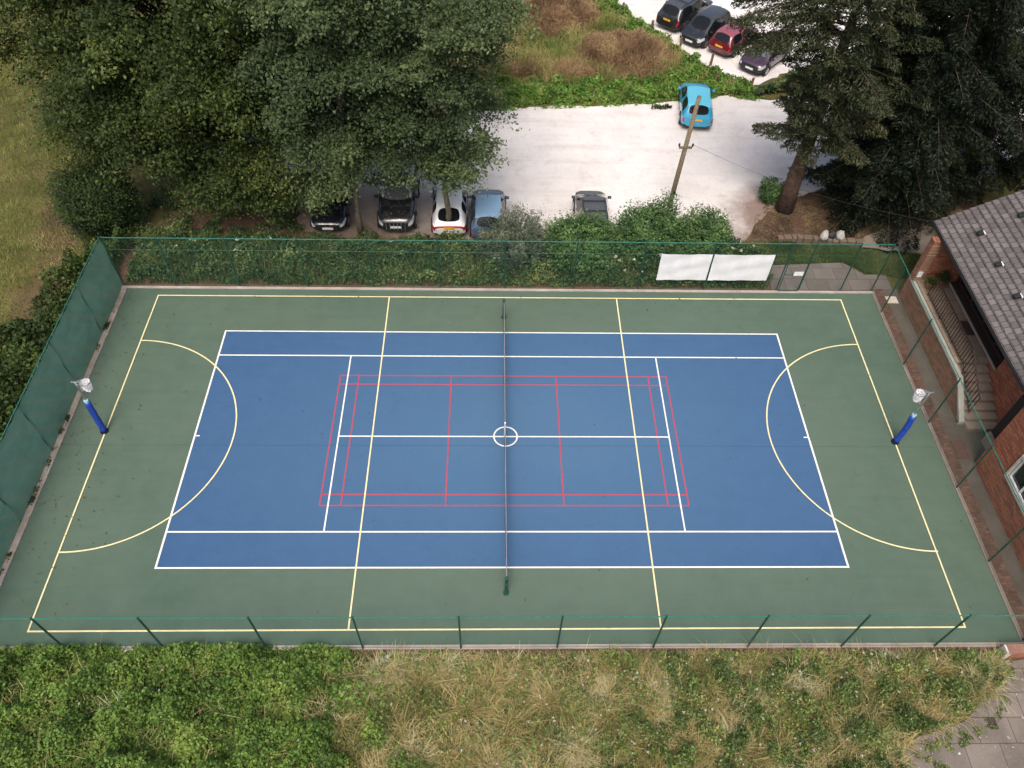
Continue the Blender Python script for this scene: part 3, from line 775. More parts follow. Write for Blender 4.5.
# left fence with windbreak netting
def windmix(t, c):
    tl = t.node('ShaderNodeBsdfTranslucent'); t.lk(c, tl.inputs[0])
    mx = t.node('ShaderNodeMixShader'); mx.inputs[0].default_value = .35
    t.lk(t.bsdf(c, .6, spec=.3), mx.inputs[1]); t.lk(tl.outputs[0], mx.inputs[2]); return mx.outputs[0]
t = NT('Windbreak'); p = t.pos(); s = t.sep(p)
n1 = t.noise(t.comb(t.math('MULTIPLY', s[1], .55), t.math('MULTIPLY', s[2], 1.0)), 1.1, 5, .6, .6)
st = t.noise(t.comb(t.math('ADD', s[1], t.math('MULTIPLY', s[2], .9)), 0.0), 3.0, 3, .6)
weave = t.math('GREATER_THAN', t.math('ADD', t.math('ADD', t.math('MULTIPLY', t.math('SINE', t.math('MULTIPLY', s[1], 900)), .25), t.math('MULTIPLY', t.math('SINE', t.math('MULTIPLY', s[2], 900)), .25)), 
        t.math('ADD', t.math('MULTIPLY', n1, .55), t.math('MULTIPLY', st, .2))), -.06)
c = t.mix(t.mapr(n1, .35, .7), (.13, .30, .235), (.19, .345, .27))
c = t.mix(t.mapr(st, .45, .75, 0, .75), c, (.27, .30, .20))
M['windbreak'] = t.done(t.alpha(windmix(t, c), weave))
r, l, P = fence('solid green windbreak netting fence along the left side', [8.2, 5.3, 2.3, -.7, -3.7, -6.7, -8.25], 1, (-17.05, 0), H + .04, None, ends=(-8.3, 8.2))
net_panel('windbreak', r, l, P, -8.25, 8.18, .06, H, M['windbreak'], nx=120, nz=14, wav=.02)

# gate in the far fence
g = empty('fence_gate', (12.97, 8.2, 0)); tag(g, 'narrow green mesh gate in the far fence, right of the white sheets', 'gate')
mb = MB(); mb.tube([(12.53, 8.14, .06), (12.53, 8.14, 2.08), (13.41, 8.14, 2.08), (13.41, 8.14, .06), (12.53, 8.14, .06)], .022, 6); mb.tube([(12.53, 8.14, 1.05), (13.41, 8.14, 1.05)], .018, 6)
mb.build('frame', M['green_metal'], g, off=(12.97, 8.2, 0))
net_panel('mesh', g, (12.97, 8.2, 0), lambda u, z, d=0: (u, 8.14, z), 12.55, 13.39, .08, 2.06, M['chain_x'], nx=6, wav=0)
mb = MB(); mb.box((13.12, 8.07, 1.18), (.42, .02, .22)); mb.build('notice', M['white_paint'], g, off=(12.97, 8.2, 0))

# white sheets on the fence
M['sheet'] = plain('WhiteSheet', (.72, .73, .74), .6, 0, .06, 2)
def white_sheet(x0, x1, label, seed):
    rng = random.Random(seed); vs = []; fs = []; nx, nz = 28, 14
    for k, d in ((0, 0), (1, -.008)):
        for i in range(nx + 1):
            for j in range(nz + 1):
                u = x0 + (x1 - x0) * i / nx; z = .70 + 1.53 * j / nz - .03 * math.sin(PI * i / nx) * (1 if j > nz / 2 else -.4)
                vs.append((u, 8.125 + d - (.011) * math.sin(i * .55 + j * .33 + seed) - (.008) * math.sin(i * .2 - j * .9) , z))
    N = (nx + 1) * (nz + 1)
    for k in (0, 1):
        for i in range(nx):
            for j in range(nz): fs.append(tuple(k*N + q for q in (i*(nz+1)+j, (i+1)*(nz+1)+j, (i+1)*(nz+1)+j+1, i*(nz+1)+j+1)))
    mb = MB(); mb.add(vs, fs); loc = ((x0 + x1) / 2, 8.12, .7)
    o = mb.build('white_sheet', M['sheet'], smooth=True, off=loc); o.location = loc
    tag(o, label, 'banner', 'white sheets tied to the far fence')
white_sheet(6.83, 9.06, 'blank white sheet tied to the far fence, the narrower one on the left', 1)
white_sheet(9.14, 11.8, 'blank white sheet tied to the far fence, the wider one nearer the gate', 2)

# ================================================================== NET + NETBALL POSTS
nroot = empty('tennis_net', (0, 0, 0)); tag(nroot, 'dark tennis net with white top band across the middle of the court', 'tennis net')
def nh(y): return .914 + (1.07 - .914) * (abs(y) / 6.4) ** 1.6
for y in (6.4, -6.4):
    mb = MB(); mb.tube([(0, y, -.05), (0, y, 1.12)], .055, 12); mb.tube([(0, y, 1.12), (0, y, 1.14)], [.06, .04], 12); mb.box((.0, y + (.08 if y > 0 else -.08), .75), (.05, .08, .12)); mb.tube([(0, y, 0), (0, y, .03)], .11, 12)
    mb.build('post', M['green_metal'], nroot, smooth=False)
t = NT('NetMesh'); s = t.sep(t.pos())
fa = t.math('LESS_THAN', t.math('FRACT', t.math('DIVIDE', s[1], .045)), .42); fb = t.math('LESS_THAN', t.math('FRACT', t.math('DIVIDE', s[2], .045)), .42)
M['net_mesh'] = t.done(t.alpha(t.bsdf((.02, .022, .028), .8), t.math('MAXIMUM', fa, fb)))
vs = []; fs = []; n = 80
for i in range(n + 1):
    y = -6.3 + 12.6 * i / n
    vs += [(.015 * math.sin(i * .5), y, .04), (.03 * math.sin(i * .31), y, .45), (0, y, nh(y) - .05)]
for i in range(n): fs += [(3*i, 3*i+3, 3*i+4, 3*i+1), (3*i+1, 3*i+4, 3*i+5, 3*i+2)]
mb = MB(); mb.add(vs, fs); mb.build('net', M['net_mesh'], nroot)
mb = MB()
for i in range(n):
    y0 = -6.3 + 12.6 * i / n; y1 = -6.3 + 12.6 * (i + 1) / n
    mb.add([(-.012, y0, nh(y0) - .06), (.012, y0, nh(y0) - .06), (.012, y0, nh(y0)), (-.012, y0, nh(y0)), (-.012, y1, nh(y1) - .06), (.012, y1, nh(y1) - .06), (.012, y1, nh(y1)), (-.012, y1, nh(y1))],
           [(0, 1, 5, 4), (1, 2, 6, 5), (2, 3, 7, 6), (3, 0, 4, 7)])
mb.build('top_band', plain('NetBand', (.27, .25, .26), .8), nroot)
mb = MB(); mb.box2((-.03, -.025, .02), (.03, .025, .93)); mb.build('centre_strap', M['white_net'], nroot)

def netball(base, side, lean, bow, label, seed, PT=1.7, HT=2.75):
    """side: +1 ring points to +x"""
    rng = random.Random(seed)
    root = empty('netball_post', base); tag(root, label, 'netball post', 'netball posts on the baselines')
    def C(z):
        return Vector((lean[0] * z / HT + bow * math.sin(PI * min(1, z / PT)) , lean[1] * z / HT, z))
    mb = MB(); mb.tube([C(0) - Vector((0, 0, .05)), C(.0) + Vector((0, 0, .05))], [.16, .15], 14); mb.build('base', M['black_metal'], root)
    mb = MB(); mb.tube([C(.02 + (HT - .02) * i / 10) for i in range(11)], .036, 8); mb.build('pole', M['steel'], root, smooth=True)
    mb = MB(); mb.tube([C(.06 + (PT - .06) * i / 12) for i in range(13)], [.115 + .008 * math.sin(i * 1.9) for i in range(13)], 12); mb.build('post_pad', M['pad_blue'], root, smooth=True)
    mb = MB(); mb.tube([C(PT), C(PT + .1)], .085, 10); mb.build('pad_collar', plain('PaleCollar', (.35, .55, .62), .6), root)
    top = C(HT); rc = top + Vector((side * .34, 0, 0)); R = .19
    ring = [rc + Vector((R * math.cos(2*PI*k/24), R * math.sin(2*PI*k/24), 0)) for k in range(25)]
    mb = MB(); mb.tube(ring, .016, 6, caps=False)
    for s in (-1, 1): mb.tube([top + Vector((-.08 * side, 0, -.02)), rc + Vector((-side * R * .72, s * R * .7, 0))], .014, 6)
    mb.tube([top + Vector((-.14 * side, 0, .02)), top + Vector((.17 * side, 0, 0))], .022, 6); mb.build('ring', M['steel'], root)
    mb = MB()
    n = 22
    for k in range(n):
        for sgn in (1, -1):
            pts = []
            for i in range(8):
                f = i / 7; a = 2*PI*(k + sgn * f * 2.0) / n; rr = R * (1 - .45 * f)
                pts.append(rc + Vector((rr * math.cos(a) + .03 * f * rng.uniform(-1, 1), rr * math.sin(a) + .03 * f * rng.uniform(-1, 1), -.42 * f)))
            mb.tube(pts, .013, 4, caps=False)
    mb.build('net', M['white_net'], root)
netball((-15.36, .2, 0), 1, (-.08, .2), .0, 'blue padded netball post with white ring net on the left baseline by the windbreak', 1)
netball((15.25, -.2, 0), -1, (.27, .28), .05, 'bowed blue padded netball post with white net on the right baseline beside brick path', 2, 1.5)

# ================================================================== BUILDING, WALL, STAIRS
M['brick_x'] = brick_mat('BrickFacadeX', (1, 2), (0.281, 0.081, 0.044), (0.512, 0.177, 0.091), (0.159, 0.104, 0.079), .3, .1, .014, blotch=.3, bump=1)
M['brick_y'] = brick_mat('BrickFacadeY', (0, 2), (0.281, 0.081, 0.044), (0.488, 0.177, 0.091), (0.159, 0.104, 0.079), .3, .1, .014, blotch=.4, bump=1)
M['brick_old'] = brick_mat('BrickOld', (1, 2), (0.256, 0.104, 0.059), (0.451, 0.213, 0.128), (0.171, 0.128, 0.098), .26, .085, .013, blotch=.55, bump=.8)
M['coping'] = concrete_mat('Coping', (.36, .36, .32), dk=.45)
M['step'] = concrete_mat('StepConcrete', (0.281, 0.226, 0.177), dk=.5)
M['landing'] = concrete_mat('LandingConcrete', (0.281, 0.220, 0.165), slab=(0.800, 0.800, 0.000), dk=.5)
RW = 18.08
w = empty('retaining_wall', (RW, 4, 0)); tag(w, 'low brick retaining wall with pale coping beside the path', 'wall')
poly = [(8.0, -.1), (8.0, 1.12), (2.15, 1.12), (.82, .1), (.82, -.1)]
mb = MB(); mb.extr(poly, 'x', RW, RW + .16); mb.build('wall', M['brick_old'], w, off=(RW, 4, 0))
mb = MB(); mb.extr([(7.7, 1.122), (7.7, 1.20), (2.12, 1.20), (2.14, 1.122)], 'x', RW - .03, RW + .19); mb.extr([(2.117, 1.20), (2.137, 1.122), (.84, .128), (.72, .122), (.72, .0), (.66, .0), (.66, .16)], 'x', RW - .032, RW + .192)
mb.build('coping', M['coping'], w, off=(RW, 4, 0))
LZ = 1.25
st = empty('staircase', (18.9, 1.5, 0)); tag(st, 'concrete steps climbing beside the brick wall to a slabbed landing', 'stairs')
mb = MB(); mb.box2((RW + .165, 2.86, -.1), (19.585, 7.72, LZ)); mb.build('landing', M['landing'], st, off=(18.9, 1.5, 0))
nst = 8
for k in range(nst - 1):
    z = LZ * (k + 1) / nst; y0 = .34 + .36 * k
    x0 = RW + .165 if y0 > .75 else RW + .10
    mb = MB(); mb.box2((RW + .197 if y0 < 2.2 else x0, y0, -.1), (19.585, 2.855, z)) if False else mb.box2((RW + .197, y0 + .001 * k, -.1), (19.585 - .001 * k, y0 + .36 if k < nst - 2 else 2.858, z))
    mb.build('step', M['step'], st, bevel=.008, off=(18.9, 1.5, 0))
# railing
rl = empty('stair_railing', (18.2, 4, LZ)); tag(rl, 'dark brown metal railing with balusters above the retaining wall', 'railing')
rx = RW + .34
def rz(y): return LZ if y > 2.7 else LZ - (2.7 - y) * (LZ / 2.45)
mb = MB(); yy = [6.75, 5, 2.7, .9]
mb.tube([(rx, y, rz(y) + .98) for y in yy], .028, 8); mb.build('handrail', M['brown_metal'], rl, off=(18.2, 4, LZ))
mb = MB(); mb.tube([(rx, y, rz(y) + .1) for y in yy], .016, 6); mb.build('bottom_rail', M['brown_metal'], rl, off=(18.2, 4, LZ))
n = 34
for k in range(n):
    y = 6.7 - (6.7 - .95) * k / (n - 1)
    mb = MB(); mb.tube([(rx, y, rz(y) + (.0 if k % 8 == 0 else .1)), (rx, y, rz(y) + .97)], .022 if k % 8 == 0 else .017, 6); mb.build('baluster', M['brown_metal'], rl, off=(18.2, 4, LZ))

B0 = (19.6, 3, 0)
b = empty('brick_building', B0); tag(b, 'red brick building with a grey tiled roof at the right edge', 'building')
def bp(mb, name, mat, par=b, **k): return mb.build(name, mat, par, off=B0 if par is b else B0, **k)
mb = MB()
mb.box2((19.6, -1.19, -.1), (19.85, 2.35, 3.7)); mb.box2((19.6, 7.45, -.1), (19.85, 7.95, 3.7)); mb.box2((19.6, 2.351, -.1), (19.85, 7.449, LZ + .12)); mb.box2((19.6, 2.352, 3.3), (19.85, 7.448, 3.7))
bp(mb, 'wall', M['brick_x'])
mb = MB(); mb.extr([(20.2, -.1), (30, -.1), (30, 3.7), (25, 7.0), (19.86, 4.2), (19.86, -.1)], 'y', 7.96, 8.2); bp(mb, 'gable_wall', M['brick_y'])
mb = MB(); mb.box2((18.24, 7.72, -.1), (19.599, 7.96, 3.45)); bp(mb, 'screen_wall', M['brick_y'])
mb = MB(); mb.box2((18.12, 7.66, -.1), (18.52, 8.02, 3.42)); bp(mb, 'pier', M['brick_old'])
mb = MB(); mb.box2((18.16, 7.62, 1.45), (18.36, 7.655, 1.75)); bp(mb, 'wall_light', M['white_paint'])
# recessed glazing under the eaves
mb = MB(); mb.box2((20.05, 2.3, LZ + .1), (20.1, 7.5, 3.35)); bp(mb, 'glazing', M['glass'])
mb = MB()
for y in (2.40, 3.6, 4.85, 6.1, 7.38): mb.box2((19.98, y - .04, LZ + .12), (20.049, y + .04, 3.3))
for z in (LZ + .165, 2.15, 3.25): mb.box2((19.985, 2.36, z - .04), (20.048, 7.44, z + .04))
bp(mb, 'glazing_frame', M['dark_wood'])
mb = MB(); mb.box2((19.53, 2.36, LZ + .121), (19.60, 7.44, LZ + .17)); bp(mb, 'sill', M['coping'])
mb = MB(); mb.box2((19.602, 2.36, LZ + .06), (20.04, 7.44, LZ + .125)); bp(mb, 'recess_floor', M['dark_wood'])
# roof of stepped tile courses
t = NT('RoofTiles'); p = t.pos(); s = t.sep(p)
u = t.math('MULTIPLY', t.math('SUBTRACT', s[0], 18.45), 1.141)
bt = t.node('ShaderNodeTexBrick'); t.lk(t.comb(s[1], u, 0), bt.inputs['Vector']); bt.inputs['Scale'].default_value = 1
bt.inputs['Brick Width'].default_value = .30; bt.inputs['Row Height'].default_value = .28; bt.inputs['Mortar Size'].default_value = .016; bt.inputs['Mortar Smooth'].default_value = .1
bt.inputs['Color1'].default_value = (.096, .086, .085, 1); bt.inputs['Color2'].default_value = (.180, .160, .158, 1); bt.inputs['Mortar'].default_value = (.022, .019, .021, 1)
n1 = t.noise(p, .8, 6, .7, .6); n2 = t.noise(p, 16, 5, .75); n3 = t.noise(p, 3.1, 5, .75, 1)
c = t.mix(t.mapr(n1, .45, .75, 0, .55), bt.outputs['Color'], (.085, .07, .075))
c = t.mix(t.mapr(n3, .6, .75, 0, .4), c, (.10, .095, .06)); c = t.mix(t.mapr(n2, .5, .8, 0, .5), c, (.31, .285, .275)); c = t.mix(t.mapr(n3, .66, .78, 0, .6), c, (.38, .36, .33))
M['roof'] = t.done(t.bsdf(c, .85, normal=t.bump(t.math('SUBTRACT', n2, bt.outputs['Fac']), .45, .02), spec=.3))
sl = math.tan(math.radians(28.8)); RY0, RY1 = -1.185, 8.85
mb = MB()
cw = .28 * math.cos(math.radians(28.8)); ncourse = int((25.4 - 18.45) / cw)
for k in range(ncourse):
    x0 = 18.45 + k * cw - .03; x1 = x0 + cw + .05; z0 = 3.58 + (x0 + .03 - 18.45) * sl + .02; z1 = 3.58 + (x1 - .03 - 18.45) * sl - .002
    zz = [(x0, z0 - .014), (x0, z0), (x1, z1), (x1, z1 - .022)]
    mb.extr(zz, 'y', RY0, RY1 + .0005 * (k % 2))
rf = bp(mb, 'roof', M['roof'])
ridge = 18.45 + ncourse * cw; rz_ = 3.58 + (ridge - 18.45) * sl
mb = MB(); mb.extr([(ridge + .02, rz_ + .03), (31.5, 3.6), (31.5, 3.52), (ridge + .02, rz_ - .06)], 'y', RY0, RY1); bp(mb, 'rear_roof', M['roof'])
mb = MB(); mb.extr([(18.46, 3.40), (18.46, 3.545), (ridge, rz_ - .035), (ridge, rz_ - .18)], 'y', RY1 - .05, RY1 + .02); mb.box2((18.47, RY0 + .01, 3.38), (18.52, RY1 - .06, 3.55))
bp(mb, 'fascia', M['black_metal'])
mb = MB(); mb.box2((18.53, RY0 + .01, 3.42), (19.6, RY1 - .06, 3.45)); bp(mb, 'soffit', M['dark_wood'])
mb = MB(); mb.tube([(18.42, RY0 + .01, 3.50), (18.42, RY1, 3.50)], .06, 8); bp(mb, 'gutter', M['black_metal'])
for vx, vy in ((19.5, 7.26), (19.48, 5.40), (19.48, 3.61), (20.9, 7.49), (20.9, 5.4), (20.9, 3.6)):
    z = 3.58 + (vx - 18.45) * sl + .03
    mb = MB(); mb.box((vx, vy, z + .07), (.22, .2, .16), M=Matrix.Rotation(-math.radians(28.8), 3, 'Y')); v = mb.build('roof_vent', plain('VentGrey', (.02, .021, .023), .5), rf, bevel=.015, off=B0); v.parent = rf; 
    mb = MB(); mb.box((vx + .06, vy + .1, z + .02), (.22, .16, .02), M=Matrix.Rotation(-math.radians(28.8), 3, 'Y')); mb.box((vx + .17, vy, z + .075), (.05, .22, .1), M=Matrix.Rotation(-math.radians(28.8), 3, 'Y'))
    mb.build('vent_cap', M['white_paint'], rf, off=B0)
# front wing with the window
FX = 18.0
wy0, wy1, wz0, wz1 = -4.15, -2.62, 1.40, 2.44
mb = MB()
mb.box2((FX, -9.2, -.1), (FX + .3, wy0, 5.2)); mb.box2((FX, wy1, -.1), (FX + .3, -1.2, 5.2)); mb.box2((FX, wy0, -.1), (FX + .3, wy1, wz0)); mb.box2((FX, wy0, wz1), (FX + .3, wy1, 5.2))
bp(mb, 'wing_wall', M['brick_x'])
mb = MB(); mb.box2((FX + .301, -1.5, -.1), (28, -1.2, 5.2)); bp(mb, 'wing_side_wall', M['brick_y'])
mb = MB(); mb.box2((FX + .301, -9.2, -.1), (28, -8.9, 5.2)); bp(mb, 'wing_side_wall', M['brick_y'])
mb = MB(); mb.box2((FX - .08, -9.3, 5.201), (28, -1.1, 5.35)); bp(mb, 'wing_roof', M['coping'])
wf = MB()
for a_, b_ in (((wy0 - .1, wz0 - .12), (wy1 + .1, wz0)), ((wy0 - .1, wz1), (wy1 + .1, wz1 + .14)), ((wy0 - .1, wz0 + .001), (wy0, wz1 - .001)), ((wy1, wz0 + .001), (wy1 + .1, wz1 - .001))):
    wf.box2((FX - .05, a_[0], a_[1]), (FX + .1, b_[0], b_[1]))
win = bp(wf, 'window', M['cream'])
wf = MB()
ym = (wy0 + wy1) / 2
for a_, b_ in (((wy0 + .01, wz0 + .01), (wy1 - .01, wz0 + .07)), ((wy0 + .01, wz1 - .07), (wy1 - .01, wz1 - .01)), ((wy0 + .01, wz0 + .071), (wy0 + .07, wz1 - .071)), ((wy1 - .07, wz0 + .071), (wy1 - .01, wz1 - .071)), ((ym - .03, wz0 + .071), (ym + .03, wz1 - .071))):
    wf.box2((FX + .02, a_[0], a_[1]), (FX + .08, b_[0], b_[1]))
wf.build('frame', M['white_paint'], win, off=B0)
wf = MB(); wf.box2((FX + .09, wy0 + .01, wz0 + .01), (FX + .1, wy1 - .01, wz1 - .01)); wf.build('pane', M['glass'], win, off=B0)
mb = MB(); mb.box2((FX + .15, wy0, wz0 + .02), (FX + 1.2, wy1, wz0 + .03)); bp(mb, 'sill_board', M['cream'])
# black downpipe and flat black panel in the corner
mb = MB(); mb.tube([(FX + .42, -1.08, -.02), (FX + .42, -1.08, 3.3), (18.47, -1.0, 3.46)], .07, 10); bp(mb, 'downpipe', M['black_metal'])
mb = MB(); mb.box2((18.8, -1.18, .62), (18.88, -.12, 2.9)); bp(mb, 'corner_panel', M['black_metal'])
mb = MB(); mb.box2((18.881, -.22, -.02), (19.6, -.12, 2.9)); bp(mb, 'porch_wall', M['brick_y'])
mb = MB(); mb.box2((18.7, -1.179, -.1), (18.95, -.121, .61)); bp(mb, 'plinth', M['step'])
mb = MB(); mb.box((19.57, .55, 2.5), (.06, .3, .3)); bp(mb, 'wall_box', M['green_metal'])

mb = MB(); mb.box((19.38, 4.75, LZ + .012), (.42, .8, .02)); o = mb.build('door_mat', M['dark_wood'], off=(19.38, 4.75, LZ)); o.location = (19.38, 4.75, LZ); tag(o, 'dark brown mat lying on the landing', 'mat')
for (x, y, sx, sy, m_, lab) in ((17.66, 7.66, .5, .42, M['cream'], 'pale concrete drain slab in the path by the far right corner'), (17.75, -.55, .55, .85, plain('RustCover', (.11, .055, .04), .8), 'rust brown drain cover in the path near the steps'),
                            (14.87, -10.68, .26, .34, plain('DrainRust', (.05, .035, .028), .8), 'small dark drain grate in the grey slab paving')):
    mb = MB(); mb.box((0, 0, .008), (sx, sy, .024)); mb.box((0, 0, .022), (sx * .8, sy * .8, .006)); o = mb.build('drain_cover', m_); o.location = (x, y, 0); tag(o, lab, 'drain cover')
# potted plants on the landing and weeds in the corner
for i, (x, y, lab) in enumerate(((18.6, 7.15, 'leafy plant in a pot on the landing beside the railing'), (19.25, 7.4, 'leafy plant in a pot on the landing against the building'))):
    r_ = empty('potted_plant', (x, y, LZ)); tag(r_, lab, 'potted plant', 'plants on the landing')
    mb = MB(); mb.tube([(0, 0, 0), (0, 0, .28), (0, 0, .3)], [.13, .18, .17], 12); mb.build('pot', plain('Terracotta', (.25, .11, .07), .85), r_)
    rng = np.random.default_rng(60 + i); Pn = rng.normal(0, 1, (500, 3)) * np.array([.13, .13, .12]) + np.array([0, 0, .42])
    V, F_ = leaves(Pn, .075, rng); np_mesh('foliage', V, F_, L_hedge, r_, np.repeat(rng.uniform(0, 1, 500), 4))
# low brick wall at the bottom right corner
wl = empty('brick_garden_wall', (16.6, -8.55, 0)); tag(wl, 'low brick garden wall end at the near right court corner', 'wall')
mb = MB(); mb.box2((16.12, -8.66, -.1), (19, -8.44, .42)); mb.build('wall', M['brick_y'], wl, off=(16.6, -8.55, 0))
mb = MB(); mb.box2((16.0, -8.7, .421), (19, -8.40, .5)); mb.build('coping', brick_mat('CopingBrick', (0, 1), (.24, .11, .08), (.30, .16, .12), (.2, .16, .13), .11, .3), wl, off=(16.6, -8.55, 0))
mb = MB(); mb.box2((15.93, -8.69, .0), (16.115, -8.41, .47)); mb.build('end_stone', M['cream'], wl, off=(16.6, -8.55, 0))
# low wall at the foot of the fir + sacks
wl = empty('low_stone_wall', (15.2, 11.9, CP)); tag(wl, 'low brown stone edging wall below the fir tree', 'wall')
mb = MB()
rng = random.Random(3); x = 13.4
while x < 17.2:
    L = rng.uniform(.25, .5); mb.box((x + L / 2, 11.85 + .12 * math.sin(x), CP + .15), (L - .02, .3, .4 + rng.uniform(-.06, .06)), rng.uniform(-.1, .1)); x += L
mb.build('wall', concrete_mat('EdgeStone', (.16, .118, .085), dk=.6), wl, bevel=.04, off=(15.2, 11.9, CP))
def sack(x, y, s, mat, lab, seed):
    me = bpy.data.meshes.new('sack'); bm = bmesh.new(); bmesh.ops.create_icosphere(bm, subdivisions=3, radius=1)
    rg = random.Random(seed)
    for v in bm.verts:
        n = math.sin(v.co.x * 5 + seed) * math.sin(v.co.y * 4 + 2 * seed) * .12
        v.co = Vector((v.co.x * s[0], v.co.y * s[1], max(-.55, v.co.z) * s[2])) * (1 + n)
        if v.co.z > s[2] * .7: v.co.x *= .7; v.co.z += .06
    for f in bm.faces: f.smooth = True
    bm.to_mesh(me); bm.free(); o = link('sack', me, mat); o.location = (x, y, CP + .35 + s[2] * .53); o.rotation_euler = (0, 0, seed); tag(o, lab, 'sack', 'sacks on the low stone wall')
M['sack'] = plain('SackCloth', (.42, .40, .38), .8, 0, .2, 5)
sack(15.62, 11.85, (.26, .2, .26), M['sack'], 'white sack on the low stone wall, left of the dark one', 1)
sack(16.42, 11.9, (.26, .2, .22), M['sack'], 'white sack on the low stone wall, right of the dark one', 2)
sack(16.03, 11.95, (.2, .2, .2), M['plastic_black'], 'dark sack on the low stone wall between two white ones', 3)

# ================================================================== UTILITY POLE, CABLE, BOLLARDS
ub = (8.5, 14.6, CP)
u_ = empty('utility_pole', ub); tag(u_, 'brown wooden utility pole standing behind the shrubs in front of the bright blue car', 'utility pole')
mb = MB(); mb.tube([(0, 0, -.2), (.1, 0, 2.2), (.27, 0, 6.15)], [.13, .12, .095], 12); mb.build('pole', M['wood_pole'], u_, smooth=True)
mb = MB(); mb.box((.14, -.09, 3.55), (.62, .08, .1)); mb.build('crossarm', M['wood_pole'], u_)
for dx in (-.2, .44):
    mb = MB(); mb.tube([(dx + .02, -.09, 3.6), (dx + .02, -.09, 3.68), (dx + .02, -.09, 3.74), (dx + .02, -.09, 3.78)], [.03, .055, .05, .02], 8); mb.build('insulator', M['plastic_black'], u_)
mb = MB(); mb.box((.03, -.14, .95), (.22, .1, .14)); mb.build('bracket', M['black_metal'], u_)
mb = MB(); A = Vector((8.94, 14.5, 3.42)); Bv = Vector((18.46, 8.8, 3.56))
mb.tube([A.lerp(Bv, i / 16) - Vector((0, 0, .5 * math.sin(PI * i / 16))) for i in range(17)], .006, 5); o = mb.build('overhead_cable', M['plastic_black']); tag(o, 'thin cable sagging from the utility pole to the tiled roof corner', 'cable')
for i, (x, y, lab) in enumerate(((8.2, 35.1, 'short wooden post at the top edge, farthest of the verge posts'), (9.85, 32.7, 'short wooden post beside the rear of the black estate car'), (11.4, 30.55, 'short wooden post in front of the dark grey hatchback'),
                            (13.05, 28.6, 'short wooden post behind the red hatchback'), (12.92, 26.4, 'short wooden post in the nettles between red and bright blue cars'), (14.95, 25.8, 'pale short wooden post in front of the purple car'))):
    r_ = empty('wooden_post', (x, y, CP - .03)); tag(r_, lab, 'post', 'short wooden posts along the verge')
    mb = MB(); mb.tube([(0, 0, -.2), (.01 * i, 0, .78), (.01 * i, 0, .82)], [.085, .08, .06], 8); mb.build('shaft', plain('PostWood%d' % i, (.20 + .04 * (i == 5), .11, .065), .9, 0, .3, 10), r_)

